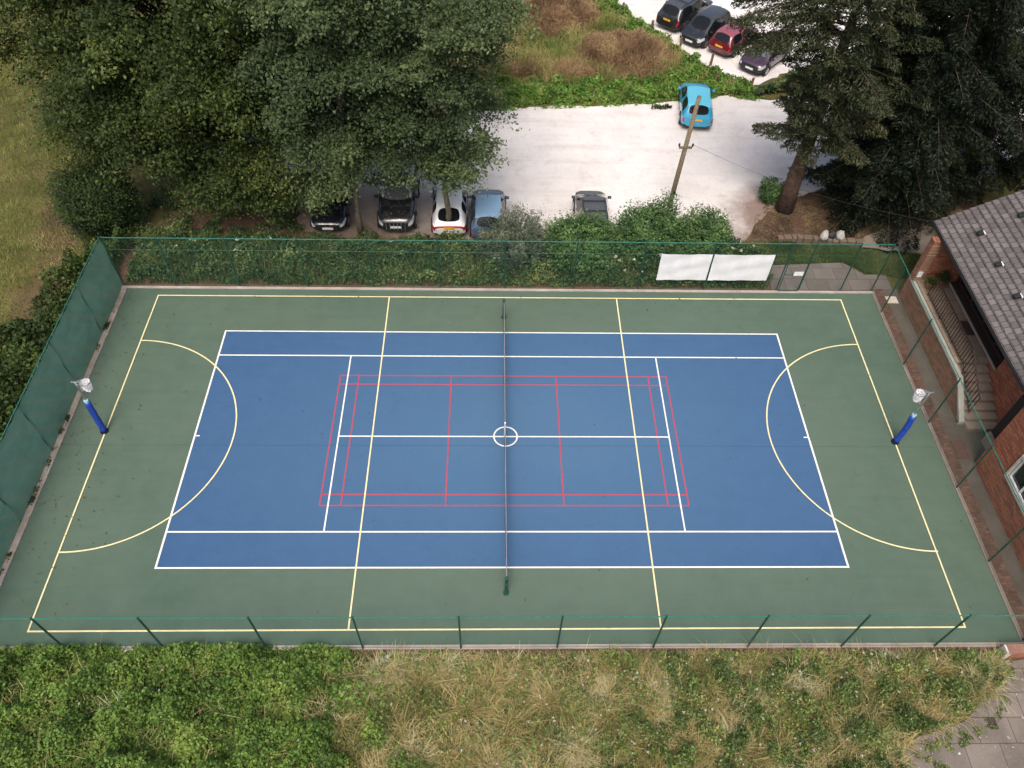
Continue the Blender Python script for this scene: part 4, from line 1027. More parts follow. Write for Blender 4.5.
# ================================================================== CARS
def make_car(kind, L, Wd, Hh, paint, label, loc, heading, roof_mat=None, glass=None, plate='rear', front_glass=None, rear_red=True, trim_low=True, rails=False, ribs=False, full_strip=False):
    """local +x is forward; heading = world angle of +x"""
    w = Wd / 2
    K = {'coupe': dict(cowl=.27, ws=.43, c=.80, rb=.955, bon=.66, belt=.62, wt=.72),
         'hatch': dict(cowl=.25, ws=.41, c=.89, rb=.975, bon=.66, belt=.62, wt=.72),
         'suv':   dict(cowl=.26, ws=.42, c=.88, rb=.97, bon=.66, belt=.62, wt=.76),
         'mpv':   dict(cowl=.19, ws=.40, c=.88, rb=.97, bon=.64, belt=.60, wt=.74),
         'off':   dict(cowl=.29, ws=.36, c=.955, rb=.985, bon=.68, belt=.66, wt=.86),
         'estate': dict(cowl=.28, ws=.44, c=.88, rb=.97, bon=.64, belt=.62, wt=.72)}[kind]
    bon, belt, wt = K['bon'] * Hh, K['belt'] * Hh, K['wt']
    S = [ # f, zb, wf, belt, top, wtop
        (0.0, .30, .70, .42 * Hh, .46 * Hh, .60), (.03, .24, .90, .48 * Hh, .54 * Hh, .72), (.13, .20, .98, .54 * Hh, bon * .92, .78),
        (K['cowl'], .20, 1.0, belt * .97, bon, .84), (K['ws'], .20, 1.0, belt, Hh * .975, wt), (K['ws'] + .03, .2, 1., belt, Hh * .985, wt),
        (.60, .20, 1.0, belt, Hh, wt), (.63, .20, 1.0, belt, Hh, wt), (K['c'] - .05, .20, 1., belt, Hh * .985, wt * .98), (K['c'], .20, 1.0, belt * 1.01, Hh * .96, wt * .97),
        (K['rb'], .24, .95, belt * 1.0, belt * 1.1, .80), (.988, .28, .90, belt * .86, belt * .92, .78), (1.0, .34, .82, .45 * Hh, .52 * Hh, .70)]
    def ring(s):
        f, zb, wf, bl, tp, wtp = s; x = L / 2 - f * L; ww = w * wf
        half = [(0, zb), (ww * .86, zb), (ww, zb + .2 * (bl - zb) + .04), (ww * 1.0, zb + .65 * (bl - zb)), (ww * .965, bl), (w * wtp, tp - .035 - .02 * (tp - bl)), (w * wtp * .86, tp - .008), (0, tp)]
        pts = [(x, y, z) for y, z in half] + [(x, -y, z) for y, z in half[-2:0:-1]]
        return pts
    n = 14; vs = []; fs = []; mi = []
    for s in S: vs += ring(s)
    # materials: 0 body 1 glass side 2 windscreen 3 rear window 4 tail lamp 5 head lamp 6 trim 7 grille 8 roof
    for i in range(len(S) - 1):
        for j in range(n):
            jj = j if j < 7 else 13 - j    # symmetric column 0..6
            m = 0
            if jj == 4:
                if 3 <= i <= 8 and i not in (6,): m = 1
                if i == 9: m = 0
                if i == 3: m = 1
            elif jj == 6:
                if i == 3: m = 2
                elif i == 9: m = 3
                elif 4 <= i <= 8: m = 8
            elif jj == 5:
                if 4 <= i <= 8: m = 8
            if jj in (0, 1): m = 6 if trim_low else 0
            if jj == 3 and i in (10, 11) : m = 4
            if full_strip and jj in (4,) and i == 11: m = 4
            if full_strip and jj in (6, 5) and i in (11,): m = 4
            if jj in (3,) and i in (0, 1): m = 5
            if jj in (2,) and i == 0: m = 6
            fs.append((i*n + j, i*n + (j+1) % n, (i+1)*n + (j+1) % n, (i+1)*n + j)); mi.append(m)
    fs.append(tuple(range(n))); mi.append(7); k0 = (len(S) - 1) * n; fs.append(tuple(k0 + q for q in range(n))[::-1]); mi.append(0)
    me = bpy.data.meshes.new('tmp'); me.from_pydata(vs, [], fs)
    for q in range(9): me.materials.append(M['rubber'])
    me.polygons.foreach_set('material_index', mi)
    bm = bmesh.new(); bm.from_mesh(me); bmesh.ops.recalc_face_normals(bm, faces=bm.faces)
    cr = bm.edges.layers.float.new('crease_edge')
    for e in bm.edges:
        a = {f.material_index for f in e.link_faces}
        if len(a) > 1 and a != {0, 8}: e[cr] = .92
        if a == {6, 0}: e[cr] = .3
    bm.to_mesh(me); bm.free()
    tmp = bpy.data.objects.new('tmp', me); COL.objects.link(tmp)
    md = tmp.modifiers.new('s', 'SUBSURF'); md.levels = 2; md.render_levels = 2
    dg = bpy.context.evaluated_depsgraph_get(); dg.update(); em = bpy.data.meshes.new_from_object(tmp.evaluated_get(dg))
    bpy.data.objects.remove(tmp)
    V = np.array([v.co[:] for v in em.vertices]); polys = [(tuple(p_.vertices), p_.material_index) for p_ in em.polygons]
    root = empty('parked_car', (loc[0], loc[1], CP + .005), heading); tag(root, label, 'car', 'parked cars')
    g1 = glass or M['car_glass']
    mats = {0: ('body', paint), 1: ('side_window', g1), 2: ('windscreen', front_glass or g1), 3: ('rear_window', g1), 4: ('tail_light', M['lamp_red']), 5: ('headlight', M['lamp_clear']), 6: ('bumper_trim', M['plastic_black']), 7: ('grille', M['plastic_black']), 8: ('roof', roof_mat or paint)}
    for m, (nm, mt) in mats.items():
        sides = (1, -1) if m in (1, 4, 5) else (0,)
        for sd in sides:
            sel = [p_ for p_, q in polys if q == m and (sd == 0 or np.mean(V[list(p_), 1]) * sd > 0)]
            if not sel: continue
            mb = MB(); used = sorted({i for p_ in sel for i in p_}); ix = {a: k for k, a in enumerate(used)}
            mb.v = [tuple(V[a]) for a in used]; mb.f = [tuple(ix[a] for a in p_) for p_ in sel]; mb.m = [0] * len(sel)
            mb.build(nm, mt, root, smooth=True)
    R = .31 if kind != 'off' else .37
    for fx in (.5 - .185, -(.5 - .2)):
        for sd in (1, -1):
            x = fx * L; y = sd * (w - .085)
            mb = MB(); mb.tube([(x, y - .11, R), (x, y - .09, R), (x, y + .09, R), (x, y + .11, R)], [R * .9, R, R, R * .9], 20); wh = mb.build('wheel', M['rubber'], root)
            mb = MB(); ya = y + sd * .111
            mb.tube([(x, ya, R), (x, ya + sd * .012, R)], [R * .66, R * .55], 16); mb.build('rim', M['rim'], wh)
            mb = MB(); ys_ = sd * (w + .004)
            arc = [(x + (R + .07) * math.cos(a_), ys_, R + (R + .07) * math.sin(a_)) for a_ in np.linspace(-.25, PI + .25, 15)]
            mb.tube(arc, .03, 6); mb.build('wheel_arch', M['plastic_black'] if trim_low else paint, root)
    xm = L / 2 - (K['cowl'] + .05) * L
    for sd in (1, -1):
        mb = MB(); mb.box((xm, sd * (w + .085), belt + .07), (.11, .19, .13)); mb.build('wing_mirror', paint if kind != 'off' else M['plastic_black'], root, bevel=.03)
        mb = MB(); 
        for hx in (.06, -.2): mb.box((hx * L, sd * (w * .995 + .004), belt - .1), (.17, .02, .025))
        mb.build('door_handle', paint, root)
    mb = MB(); mb.box((-L / 2 - .008, 0, .5 * Hh), (.02, .52, .115)); mb.build('number_plate', M['plate_yellow'], root)
    mb = MB(); mb.box((L / 2 + .012, 0, .30 * Hh), (.02, .52, .115)); mb.build('number_plate', M['plate_white'], root)
    # wipers, roof aerial, bonnet shut line
    mb = MB(); xc = L / 2 - K['cowl'] * L
    mb.tube([(xc + .02, .35, bon + .02), (xc - .25, -.12, bon + .14)], .012, 5); mb.tube([(xc + .02, -.1, bon + .02), (xc - .25, -.5, bon + .12)], .012, 5); mb.build('wiper', M['plastic_black'], root)
    mb = MB(); mb.tube([(-L * .3, 0, Hh * .985), (-L * .36, 0, Hh + .14)], .01, 5); mb.build('aerial', M['plastic_black'], root)
    if rails:
        for sd in (1, -1):
            mb = MB(); mb.tube([(L / 2 - f * L, sd * w * wt * .9, Hh + dz) for f, dz in ((.45, -.02), (.48, .04), (.7, .055), (.85, .03), (.88, -.03))], .02, 6); mb.build('roof_rail', M['plastic_black'], root)
        for f in (.52, .72):
            mb = MB(); mb.box((L / 2 - f * L, 0, Hh + .045), (.07, Wd * wt * .86, .03)); mb.build('roof_bar', M['plastic_black'], root, bevel=.008)
    if ribs:
        for k in range(6):
            mb = MB(); mb.box((L / 2 + .02, -.45 + .18 * k, .60), (.05, .035, .40)); mb.build('grille_bar', M['steel'], root, bevel=.01)
        mb = MB(); mb.tube([(-L / 2 - .0, 0, .95), (-L / 2 - .16, 0, .95)], .36, 20); mb.build('spare_wheel', M['rubber'], root, bevel=.03)
    return root
UP = PI / 2
make_car('coupe', 3.75, 1.70, 1.44, car_paint('PaintWhite', (.72, .72, .71)), 'white hatchback with a black rear window and red light strip, tail to the court', (-2.62, 11.85 + 1.87), UP + .02, full_strip=True)
make_car('hatch', 3.4, 1.66, 1.46, car_paint('PaintSkyBlue', (.05, .10, .18), .1), 'dark blue hatchback with a pale blue roof parked right of the white hatchback', (-.72, 11.55 + 1.7), UP - .02, roof_mat=car_paint('PaintRoofBlue', (.27, .43, .60), .1))
make_car('mpv', 3.7, 1.62, 1.52, car_paint('PaintGrey', (.11, .11, .115), .4), 'dark grey car standing alone behind the bright green shrub', (4.38, 11.2 + 1.85), UP, glass=M['car_glass'], rails=True)
make_car('off', 4.1, 1.80, 1.85, car_paint('PaintBlackWhite', (.016, .016, .018)), 'black off-road car with a white roof under the big tree', (-5.15, 12.0 + 2.15), -UP, roof_mat=car_paint('PaintRoofWhite', (.7, .7, .7)), ribs=True)
make_car('hatch', 4.1, 1.76, 1.45, car_paint('PaintNavy', (.012, .014, .02)), 'black hatchback half hidden beneath the big tree, headlights to the court', (-8.42, 12.0 + 2.15), -UP)
make_car('hatch', 4.0, 1.78, 1.50, car_paint('PaintCyan', (.02, .30, .50)), 'bright cyan blue hatchback alone beside the grass verge', (11.15, 23.25), UP - .13, roof_mat=car_paint('RoofCyanSkySheen', (.10, .46, .62)))  # roof tone lifted, sky reflection put into its colour
hd = math.radians(47)
def rr(x, y, L, s=1): return (x + math.cos(hd) * L / 2 * s, y + math.sin(hd) * L / 2 * s)
make_car('suv', 4.5, 1.86, 1.62, car_paint('PaintBlack', (.016, .016, .018)), 'black estate car with silver roof rails at the top edge', rr(10.75, 32.75, 4.5), hd, roof_mat=car_paint('PaintRoofGrey', (.07, .073, .077), .3), rails=True)
make_car('mpv', 3.9, 1.74, 1.52, car_paint('PaintDkGrey', (.022, .023, .025), .3), 'dark grey hatchback facing the verge beside the black estate car', rr(11.95, 30.75, 3.9), hd + PI, roof_mat=car_paint('PaintRoofGrey2', (.045, .047, .05), .3))
make_car('hatch', 3.8, 1.68, 1.46, car_paint('PaintRed', (.12, .008, .016)), 'dark red hatchback with tail to the verge, under the fir branches', rr(13.6, 29.6, 3.8), hd, roof_mat=car_paint('PaintRoofRed', (.26, .06, .08)))
make_car('mpv', 3.9, 1.72, 1.55, car_paint('PaintPurple', (.055, .028, .05), .2), 'dark purple compact car facing the verge beneath the fir branches', rr(15.15, 27.5, 3.9), hd + PI, front_glass=M['car_glass_pale'], roof_mat=car_paint('PaintRoofPurple', (.12, .07, .11), .2))

# ================================================================== TREES
foliage_tree('broadleaf_tree', (-2.72, 12.15, CP), [(-2.9, 12.6, 7.6, 2.7, 2.6, 4.3), (-3.1, 12.4, 11.5, 2.6, 2.6, 4.0), (-1.7, 12.4, 5.2, 1.3, 1.3, 2.0), (-4.1, 12.0, 5.0, 1.6, 1.5, 2.3)], 90, 110, .9, .14, L_tree2, M['bark_thin'], 101, 11, .15,
    'slender grey green tree standing right behind the white hatchback', tshift=.08, boughs=44, bleaf=1500, br=.85)
foliage_tree('broadleaf_tree', (-6.85, 12.05, CP), [(-7.0, 12.4, 7.6, 2.9, 2.6, 5.0), (-6.8, 12.4, 12., 2.8, 2.8, 4.2), (-5.4, 12.6, 4.9, 1.5, 1.4, 2.5), (-8.6, 12.3, 4.7, 1.6, 1.4, 2.6), (-7.0, 11.8, 4.6, 1.5, 1.1, 1.7)], 110, 110, .9, .14, L_tree2, M['bark_thin'], 102, 12, .14,
    'dense tree with a thin trunk beside the black off-road car', tshift=-.02, boughs=52, bleaf=1700, br=.95)
foliage_tree('broadleaf_tree', (-13.4, 16.4, CP), [(-13.2, 15.6, 9.0, 6.4, 5.0, 5.2), (-17.8, 15.6, 10.5, 4.3, 4.2, 4.2), (-9.8, 15.0, 7.2, 3.6, 3.4, 4.6), (-13.5, 13.3, 5.6, 4.0, 2.2, 2.9), (-17.0, 13.6, 6.2, 2.5, 2.2, 2.8), (-11, 16, 14, 5, 4.5, 4), (-16, 17, 14, 5, 4.5, 4), (-10.6, 13.2, 4.6, 1.8, 1.4, 2.3), (-11.2, 12.5, 3.0, 1.9, 1.0, 2.0), (-13.2, 13.4, 3.6, 1.7, 1.2, 1.9), (-20.6, 16.0, 11.5, 3.0, 3.0, 3.0), (-22.8, 16.8, 13.0, 2.8, 2.8, 3.0), (-17.9, 13.4, 3.8, 1.8, 1.3, 1.9), (-15.0, 13.0, 4.2, 1.8, 1.2, 1.8)], 420, 120, 1.1, .15, L_tree, M['bark'], 103, 13, .42,
    'broad dark deciduous tree with the widest crown at the top left', limbs=60, boughs=165, bleaf=2300, br=1.3)
foliage_tree('broadleaf_tree', (-8.5, 21, CP), [(-8.5, 21, 9, 5.5, 4.0, 6), (-3.8, 21.5, 8.0, 3.2, 3, 5.0), (-13, 22, 10, 4, 4, 5)], 160, 110, 1.1, .15, L_tree, M['bark'], 104, 12, .35,
    'dark tree behind the others, mostly hidden at the top', limbs=30, boughs=50, bleaf=2000, br=1.3)
bush('dark_shrub', (-19.0, 12.3), (2.1, 1.7, 3.4), L_hedge, 110, 'tall dark rounded evergreen shrub beneath the big tree at the left', n=36000, size=.11, tshift=-.2, lobes=11, spiky=.35)
conifer('fir_tree', (14.4, 14.5, CP), 17, lambda h, a: (4.3 if math.cos(a) > -.1 else 2.5 if h < 8.6 else 3.4) * min(1, .45 + .2 * h / 3) * max(.1, 1 - max(0, h - 8) / 11) * (1.0 if h > 5 else .8), L_fir, M['bark_red'], 120, .37,
    'tall fir with a thick red brown trunk at the right of the car park', z0=4.0, nbr=130, per=1050, size=.17, droop=.3, extra=[(4.6, PI * .93, 2.6), (4.9, PI * 1.05, 2.2), (9.5, PI * .9, 4.8), (10.2, PI * .85, 4.9), (9.2, PI * .97, 4.4), (10.6, PI * 1.0, 4.6), (8.8, PI * .93, 4.0), (9.9, PI * 1.06, 4.2), (11.2, PI * .9, 4.6)], tshift=.1)
conifer('yew_tree', (19.2, 15.2, CP), 13, lambda h, a: 4.3 * (1 - .35 * (h / 13) ** 2), L_yew, M['bark'], 121, .5, 'broad very dark conifer between the fir and the tiled roof', z0=.5, nbr=170, per=1150, size=.17, droop=.38, tshift=.0)
conifer('cedar_tree', (24.6, 17.2, CP), 14, lambda h, a: 4.6 * (1 - .35 * (h / 14) ** 2), L_yew, M['bark'], 122, .5, 'dark conifer at the right edge above the tiled roof', z0=1.0, nbr=130, per=950, size=.18, droop=.33, tshift=.08)
conifer('cedar_tree', (22.0, 21.8, CP), 15, lambda h, a: 3.2 * (1 - .35 * (h / 15) ** 2), L_yew, M['bark'], 123, .45, 'dark conifer farthest back at the top right', z0=5, nbr=100, per=800, size=.19, droop=.33, tshift=.03)

# ------------------------------------------------------------------ shrubs and undergrowth behind the far fence
bush('shrub', (.55, 9.75), (1.9, 1.35, 2.7), L_shrubgrey, 130, 'grey green feathery shrub behind the dark blue hatchback', n=20000, size=.105, spiky=.3, aspect=.35)
bush('shrub', (3.55, 9.75), (1.95, 1.4, 2.5), L_shrubgreen, 131, 'bright green rounded shrub hiding the dark grey car', n=20000, size=.115, spiky=.1)
bush('shrub', (6.6, 10.6), (1.85, 1.4, 2.6), L_shrubgreen, 132, 'large green shrub at the foot of the utility pole', n=21000, size=.115, spiky=.25, tshift=-.08)
bush('shrub', (9.2, 10.7), (1.75, 1.3, 2.2), L_shrubgreen, 133, 'green shrub above the white sheets, right of the utility pole', n=19000, size=.11, spiky=.2, tshift=-.03)
bush('shrub', (13.75, 15.2), (.8, .7, 1.3), L_shrubgreen, 134, 'small green shrub against the fir trunk', n=3500, size=.12, spiky=.1, tshift=-.1)
band = [(-16.9, 8.35), (12.2, 8.35), (12.2, 10.4), (11.6, 11.5), (-16.9, 11.7)]
def bank_t(x, y, rng): return np.clip(.36 + .14 * sm(-10, 2, x) + .35 * fnoise(x, y, 1.1, 203) + rng.normal(0, .2, len(x)), 0, 1)
herb_patch('bank_undergrowth', band, 62000, .75, .11, L_bank, 140, .9, label='tangled green undergrowth on the bank behind the far fence', cat='undergrowth', tint=bank_t)
grass_patch('bank_grass', band, 9000, (.3, .8), .022, L_lawn, 141, .5, label='long grass stalks growing among the undergrowth behind the far fence')
grass_patch('lawn', [(11.8, 10.0), (12.2, 9.95), (16.2, 10.2), (17, 9.4), (19.9, 8.9), (20.2, 10.7), (17.3, 11.2), (16.6, 11.75), (12.6, 11.8), (11.5, 11.6)], 42000, (.06, .24), .02, L_lawn, 142, .6, label='mown green grass outside the far gate')

# left side hedge scrub and field
hedge_poly = [(-17.35, -9), (-17.35, 11.2), (-18.6, 10.9), (-19.6, 8.6), (-20.0, 6), (-22.3, 4.2), (-24.5, 1), (-24, -9)]
herb_patch('hedge_scrub', hedge_poly, 60000, 1.35, .15, L_hedge, 150, 1.5, label='dark tangled scrub outside the windbreak fence on the left', cat='scrub', low=.25)
grass_patch('field_grass', [(-40, -6), (-17.5, -6), (-17.5, 11.5), (-18.4, 12.5), (-20, 18), (-14, 24), (-14, 38), (-46, 38)], 150000, (.08, .3), .019, L_field, 151, .65, nscale=1.4, label='rough yellow green grass of the field on the left', hn=.7)

# beyond the car park
meadow = [(-12, 25.2), (-1, 25.6), (8.4, 26.2), (11.9, 27.0), (11.3, 29.3), (8.9, 33.0), (6.6, 36.5), (6, 42), (-12, 42)]
grass_patch('meadow_grass', meadow, 70000, (.25, .75), .035, L_meadow, 160, .6, nscale=1.6, label='tall yellowing meadow grass beyond the car park', hn=.6)
strip = [(-9, 23.2), (-.8, 23.5), (3.4, 24.0), (8.1, 24.4), (10.5, 24.9), (13.0, 25.2), (15.2, 25.0), (15.0, 26.2), (13.1, 27.7), (11.6, 30.0), (9.7, 33.2), (7.6, 36.8), (7, 41), (3.2, 41), (6.2, 35.3), (9.2, 31.0), (11.2, 28.2), (9.2, 26.4), (4, 26.2), (-9, 26.0)]
herb_patch('nettle_verge', strip, 52000, .55, .16, L_nettle, 161, .9, label='low bright green nettles along the verge of the car park', cat='undergrowth')
grass_patch('verge_grass', strip, 9000, (.15, .5), .035, L_meadow, 162, .6, label='dry grass tips mixed into the green verge')
herb_patch('verge_scrub', [(15.0, 25.0), (19, 25.9), (30, 27.5), (30, 30), (18.2, 27.6), (15.4, 26.0)], 20000, .6, .17, L_bank, 163, 1.0, label='green scrub strip under the conifers between car park and drive', cat='undergrowth')
def mound(c, r, h, seed, label):
    rng = np.random.default_rng(seed); base = (c[0], c[1], float(gz(c[0], c[1])))
    root = empty('bracken_mound', base); tag(root, label, 'mound', 'brown mounds in the meadow')
    n = 26; vs = []; fs = []
    def hz(x, y):
        q = np.sqrt(((x - c[0]) / r[0]) ** 2 + ((y - c[1]) / r[1]) ** 2)
        return h * (1 - sm(0, 1.05, q + .12 * fnoise(x, y, 1.5, seed))) * (1 + .25 * fnoise(x, y, 1.0, seed + 1))
    gx = np.linspace(c[0] - r[0] * 1.2, c[0] + r[0] * 1.2, n); gy = np.linspace(c[1] - r[1] * 1.2, c[1] + r[1] * 1.2, n)
    GX, GY = np.meshgrid(gx, gy); GX = GX.ravel(); GY = GY.ravel()
    I2 = np.arange(n * n).reshape(n, n); F2 = np.stack([I2[:-1, :-1].ravel(), I2[:-1, 1:].ravel(), I2[1:, 1:].ravel(), I2[1:, :-1].ravel()], 1)
    np_mesh('soil', np.stack([GX, GY, gz(GX, GY) - .06 + hz(GX, GY)], 1), F2, plain('MoundSoil', (.10, .06, .04), .95, 0, .3, 3), root, off=base, smooth=True)
    N = 16000
    a = rng.uniform(0, 2 * PI, N); q = np.sqrt(rng.uniform(0, 1, N)) * 1.02
    x = c[0] + np.cos(a) * q * r[0]; y = c[1] + np.sin(a) * q * r[1]; z = gz(x, y) - .08 + hz(x, y)
    V, F_ = blades(np.stack([x, y, z], 1), rng.uniform(.25, .7, N), .035, .75, rng)
    tt = np.clip(.45 + .4 * fnoise(x, y, 1.3, seed + 4) + rng.normal(0, .17, N), 0, 1)
    np_mesh('dead_stems', V, F_, L_brown, root, np.repeat(tt, 6), off=base)
mound((7.7, 29.2), (3.4, 2.6), 1.25, 170, 'brown dead bracken mound nearest the cyan blue car')
mound((3.7, 34.4), (3.2, 2.8), 1.4, 171, 'brown dead bracken mound at the top edge of the meadow')
grass_patch('dry_stems', [(-1, 26.5), (9, 26.8), (10.5, 27.6), (9.0, 28.3), (3.5, 28.0), (-1, 28.2)], 9000, (.3, .75), .03, L_brown, 172, .6, label='reddish dead stems along the front of the meadow')

# ------------------------------------------------------------------ near bank
def near_edge(x, y): return (1 - sm(-9.2, -8.45, y)) * .65 + .35
def fb(x): return np.clip(1 - sm(-5.6, -3.2, x + 1.1 * np.sin(x * 2)), 0, 1)
nb_poly = [(-19, -8.42), (16.0, -8.5), (15.75, -9.2), (15.3, -9.7), (14.3, -10.35), (13.3, -10.8), (12.2, -11.1), (11.6, -11.7), (11.2, -14), (-19, -14)]
herb_patch('brambles', [(-19, -8.2), (-5.5, -8.2), (-4.5, -8.42)] + nb_poly[1:], 135000, 1.0, .095, L_bramble, 180, 1.0, dens=lambda x, y: .05 + .95 * (1 - sm(-6.6, -2.6, x + 1.3 * fnoise(x, y, 1.3, 44) + (y + 10) * .25)), label='bright green bramble thicket at the bottom left in front of the near fence', cat='brambles', edge=lambda x, y: (1 - sm(-9.0, -8.2, y)) * .5 + .5)
def dryd(x, y): return np.clip(sm(-6.8, -3.0, x) * (1 - .5 * sm(4.5, 8.5, x + (y + 9) * .8)), .05, 1) * np.clip(.75 + .5 * fnoise(x, y, 1.5, 45), .2, 1)
grass_patch('dry_grass', nb_poly, 130000, (.25, .62), .019, L_dry, 181, .8, nscale=.9, dens=dryd, label='long straw coloured grass in front of the near fence', hn=.4, edge=near_edge)
def weedd(x, y): return np.clip(.16 * sm(-6, -4, x) + .9 * sm(2.5, 6.5, x - (y + 9) * .5), 0.0, 1) * np.clip(.72 + .42 * fnoise(x, y, 1.0, 46), .12, 1)
def weedt(x, y, rng): return np.clip(.45 - .18 * sm(-10, -11.6, y) * sm(4, 6, x) + (.3) * fnoise(x, y, 1.2, 48) + rng.normal(0, .27, len(x)), 0, 1)
herb_patch('weeds', nb_poly, 150000, .75, .07, L_weed, 182, .65, dens=weedd, label='mixed green weeds at the bottom right in front of the near fence', cat='weeds', edge=near_edge, tint=weedt)
grass_patch('weed_stalks', nb_poly, 20000, (.2, .6), .014, L_dry, 183, .7, dens=lambda x, y: sm(3, 6, x) * .9 + .05, tint=(0, .75), label='grass stalks growing among the mixed weeds at the bottom right')
# white flower heads
rng = np.random.default_rng(190)
p = scatter(nb_poly, 260, rng, lambda x, y: .05 + .9 * sm(-4, 3, x) * np.clip(.4 + fnoise(x, y, 1.2, 47), .03, 1))
parts = []
for (x, y) in p:
    k = 14; z = float(gz(x, y)) + rng.uniform(.45, .85); r = rng.uniform(.012, .034)
    q = rng.normal(0, r * .6, (k, 3)) * np.array([1, 1, .25]) + np.array([x, y, z])
    V, F_ = leaves(q, r * .9, rng, up=2.0, aspect=.9); parts.append((V, F_, np.repeat(rng.uniform(0, 1, k), 4)))
V, F_, T = merge(parts); tag(np_mesh('white_flowers', V, F_, L_petal, tint=T), 'small white flower heads scattered among the weeds', 'flowers', kind='stuff')
# pale flower heads on the far bank
p = scatter(band, 40, rng, lambda x, y: .1 + .9 * sm(2, 6, x) * 1.0); parts = []
for (x, y) in p:
    k = 12; z = float(gz(x, y)) + rng.uniform(.45, .8); r = rng.uniform(.04, .08)
    q = rng.normal(0, r * .6, (k, 3)) * np.array([1, 1, .3]) + np.array([x, y, z]); V, F_ = leaves(q, r, rng, up=2.0, aspect=.9); parts.append((V, F_, np.repeat(rng.uniform(0, 1, k), 4)))
V, F_, T = merge(parts); tag(np_mesh('pale_flowers', V, F_, L_petal, tint=T), 'pale flower heads on the bank behind the far fence', 'flowers', kind='stuff')
# weeds along the left kerb
herb_patch('kerb_weeds', [(-17.02, -6.5), (-16.86, -6.5), (-16.86, 6.6), (-17.02, 6.6)], 3200, .16, .06, L_hedge, 195, .6, dens=lambda x, y: np.clip(.3 + fnoise(x * 0, y, 1.0, 77), 0, 1), label='weeds and dead leaves along the left kerb', cat='weeds', low=.05)

herb_patch('tree_undergrowth', [(-16.9, 11.5), (-9.4, 11.5), (-9.8, 13.4), (-11, 15.0), (-17.5, 16), (-18, 12)], 9000, .45, .11, L_bank, 196, 1.4, dens=lambda x, y: np.clip(.35 + 1.1 * fnoise(x, y, 1.4, 78), .0, 1), label='patchy weeds on the bare earth under the big tree', cat='undergrowth', low=.02)
herb_patch('car_park_weeds', [(-16, 22.7), (-.8, 23.0), (8, 23.9), (10.5, 24.4), (13, 24.8), (15.7, 24.5), (15.7, 25.1), (10.4, 25.0), (8, 24.5), (-.8, 23.6), (-16, 23.4)], 5200, .22, .10, L_nettle, 197, .8, dens=lambda x, y: np.clip(.4 + 1.4 * fnoise(x, y, .9, 79), .02, 1), label='ragged weeds creeping over the far edge of the gravel', cat='weeds', low=.05)
herb_patch('paving_weeds', [(11.2, -13), (12.0, -11.3), (13.6, -10.9), (14.6, -10.35), (15.4, -9.6), (15.9, -8.8), (16.3, -8.8), (15.9, -9.9), (14.8, -10.9), (13.4, -11.5), (12.6, -13)], 2600, .14, .06, L_weed, 202, .5, dens=lambda x, y: np.clip(.15 + 1.6 * fnoise(x, y, .6, 83), .0, 1), label='small weeds creeping over the grey slab paving', cat='weeds', low=.05)
herb_patch('gravel_weeds', [(8.7, 23.5), (9.9, 23.55), (9.95, 23.85), (8.8, 23.9)], 420, .28, .09, L_hedge, 198, .5, label='small dark weed clump alone on the gravel left of the cyan car', cat='weeds')
rng = np.random.default_rng(199); n = 420
q = np.concatenate([np.stack([CX0 + np.abs(rng.normal(0, 1.3, n // 2)), rng.uniform(-8, 8, n // 2)], 1), np.stack([rng.uniform(-17, 16.5, n // 4), 8.0 - np.abs(rng.normal(0, .6, n // 4))], 1), np.stack([rng.uniform(-16.8, 16.6, n // 4), rng.uniform(-8, 8, n // 4)], 1)])
q = q[(q[:, 0] < 16.8) & (q[:, 1] > -8.1)]
V, F_ = leaves(np.stack([q[:, 0], q[:, 1], np.full(len(q), .034)], 1), .075 * rng.uniform(.6, 1.3, len(q)), rng, up=4.0)
tag(np_mesh('fallen_leaves', V, F_, L_litter, tint=np.repeat(rng.uniform(0, 1, len(q)), 4)), 'scattered fallen leaves on the court, thickest by the windbreak', 'leaves', kind='stuff')
herb_patch('needle_litter', [(12.2, 12.0), (17.3, 12.1), (17.7, 12.4), (23, 13.2), (23, 16.4), (17, 16.2), (14.2, 15.4), (12.9, 14.2)], 16000, .05, .075, L_litter, 201, .7, dens=lambda x, y: np.clip(.5 + .9 * fnoise(x, y, .8, 81), .03, 1), label='brown needle litter on the bare soil under the conifers', cat='leaf litter', up=3.0, low=.3)
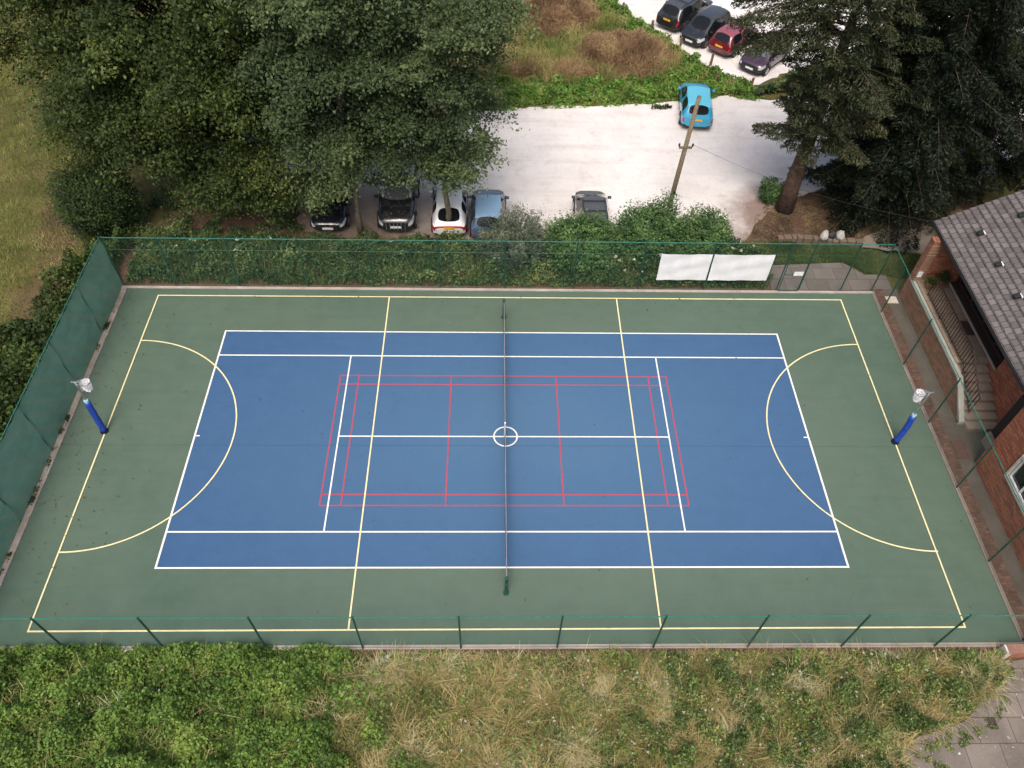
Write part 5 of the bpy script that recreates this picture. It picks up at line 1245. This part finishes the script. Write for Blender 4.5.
# ================================================================== LIGHT, SKY, CAMERA
W = bpy.data.worlds.new('World'); SC.world = W; W.use_nodes = True
nt = W.node_tree; nt.nodes.clear()
SUN_EL, SUN_AZ = math.radians(60), math.radians(190)     # azimuth from +y towards +x
sky = nt.nodes.new('ShaderNodeTexSky'); sky.sky_type = 'NISHITA'; sky.sun_disc = False; sky.sun_elevation = SUN_EL; sky.sun_rotation = SUN_AZ
sky.air_density = 1.0; sky.dust_density = 6.0; sky.ozone_density = .6
bg = nt.nodes.new('ShaderNodeBackground'); bg.inputs[1].default_value = .12
ou = nt.nodes.new('ShaderNodeOutputWorld'); nt.links.new(sky.outputs[0], bg.inputs[0]); nt.links.new(bg.outputs[0], ou.inputs[0])
sd = bpy.data.lights.new('Sun', 'SUN'); sd.energy = 1.3; sd.angle = math.radians(30); sd.color = (1, .95, .88)
so = bpy.data.objects.new('Sun', sd); COL.objects.link(so)
dv = Vector((math.sin(SUN_AZ) * math.cos(SUN_EL), math.cos(SUN_AZ) * math.cos(SUN_EL), math.sin(SUN_EL)))
so.rotation_euler = dv.to_track_quat('Z', 'Y').to_euler()

cam = bpy.data.cameras.new('Camera'); co = bpy.data.objects.new('Camera', cam); COL.objects.link(co)
cam.sensor_width = 36; cam.sensor_fit = 'HORIZONTAL'; cam.lens = 783.4 / 1024 * 36; cam.clip_end = 2000; cam.clip_start = .1
yaw, pit, rol = 0.0412130823, 0.888240221, 0.0363834115
d = Vector((math.sin(yaw) * math.cos(pit), math.cos(yaw) * math.cos(pit), -math.sin(pit)))
r = Vector((math.cos(yaw), -math.sin(yaw), 0)); u = r.cross(d)
r2 = r * math.cos(rol) + u * math.sin(rol); u2 = -r * math.sin(rol) + u * math.cos(rol)
mw = Matrix((r2, u2, -d)).transposed().to_4x4(); mw.translation = Vector((-0.516502, -17.542880, 24.847839))
co.matrix_world = mw
SC.camera = co
SC.view_settings.view_transform = 'Standard'; SC.view_settings.look = 'None'; SC.view_settings.gamma = 1; SC.view_settings.exposure = 0.66
SC.view_settings.use_curve_mapping = False
SC.cycles.max_bounces = 8; SC.cycles.transparent_max_bounces = 24; SC.cycles.diffuse_bounces = 3
try: SC.cycles.use_denoising = True
except Exception: pass
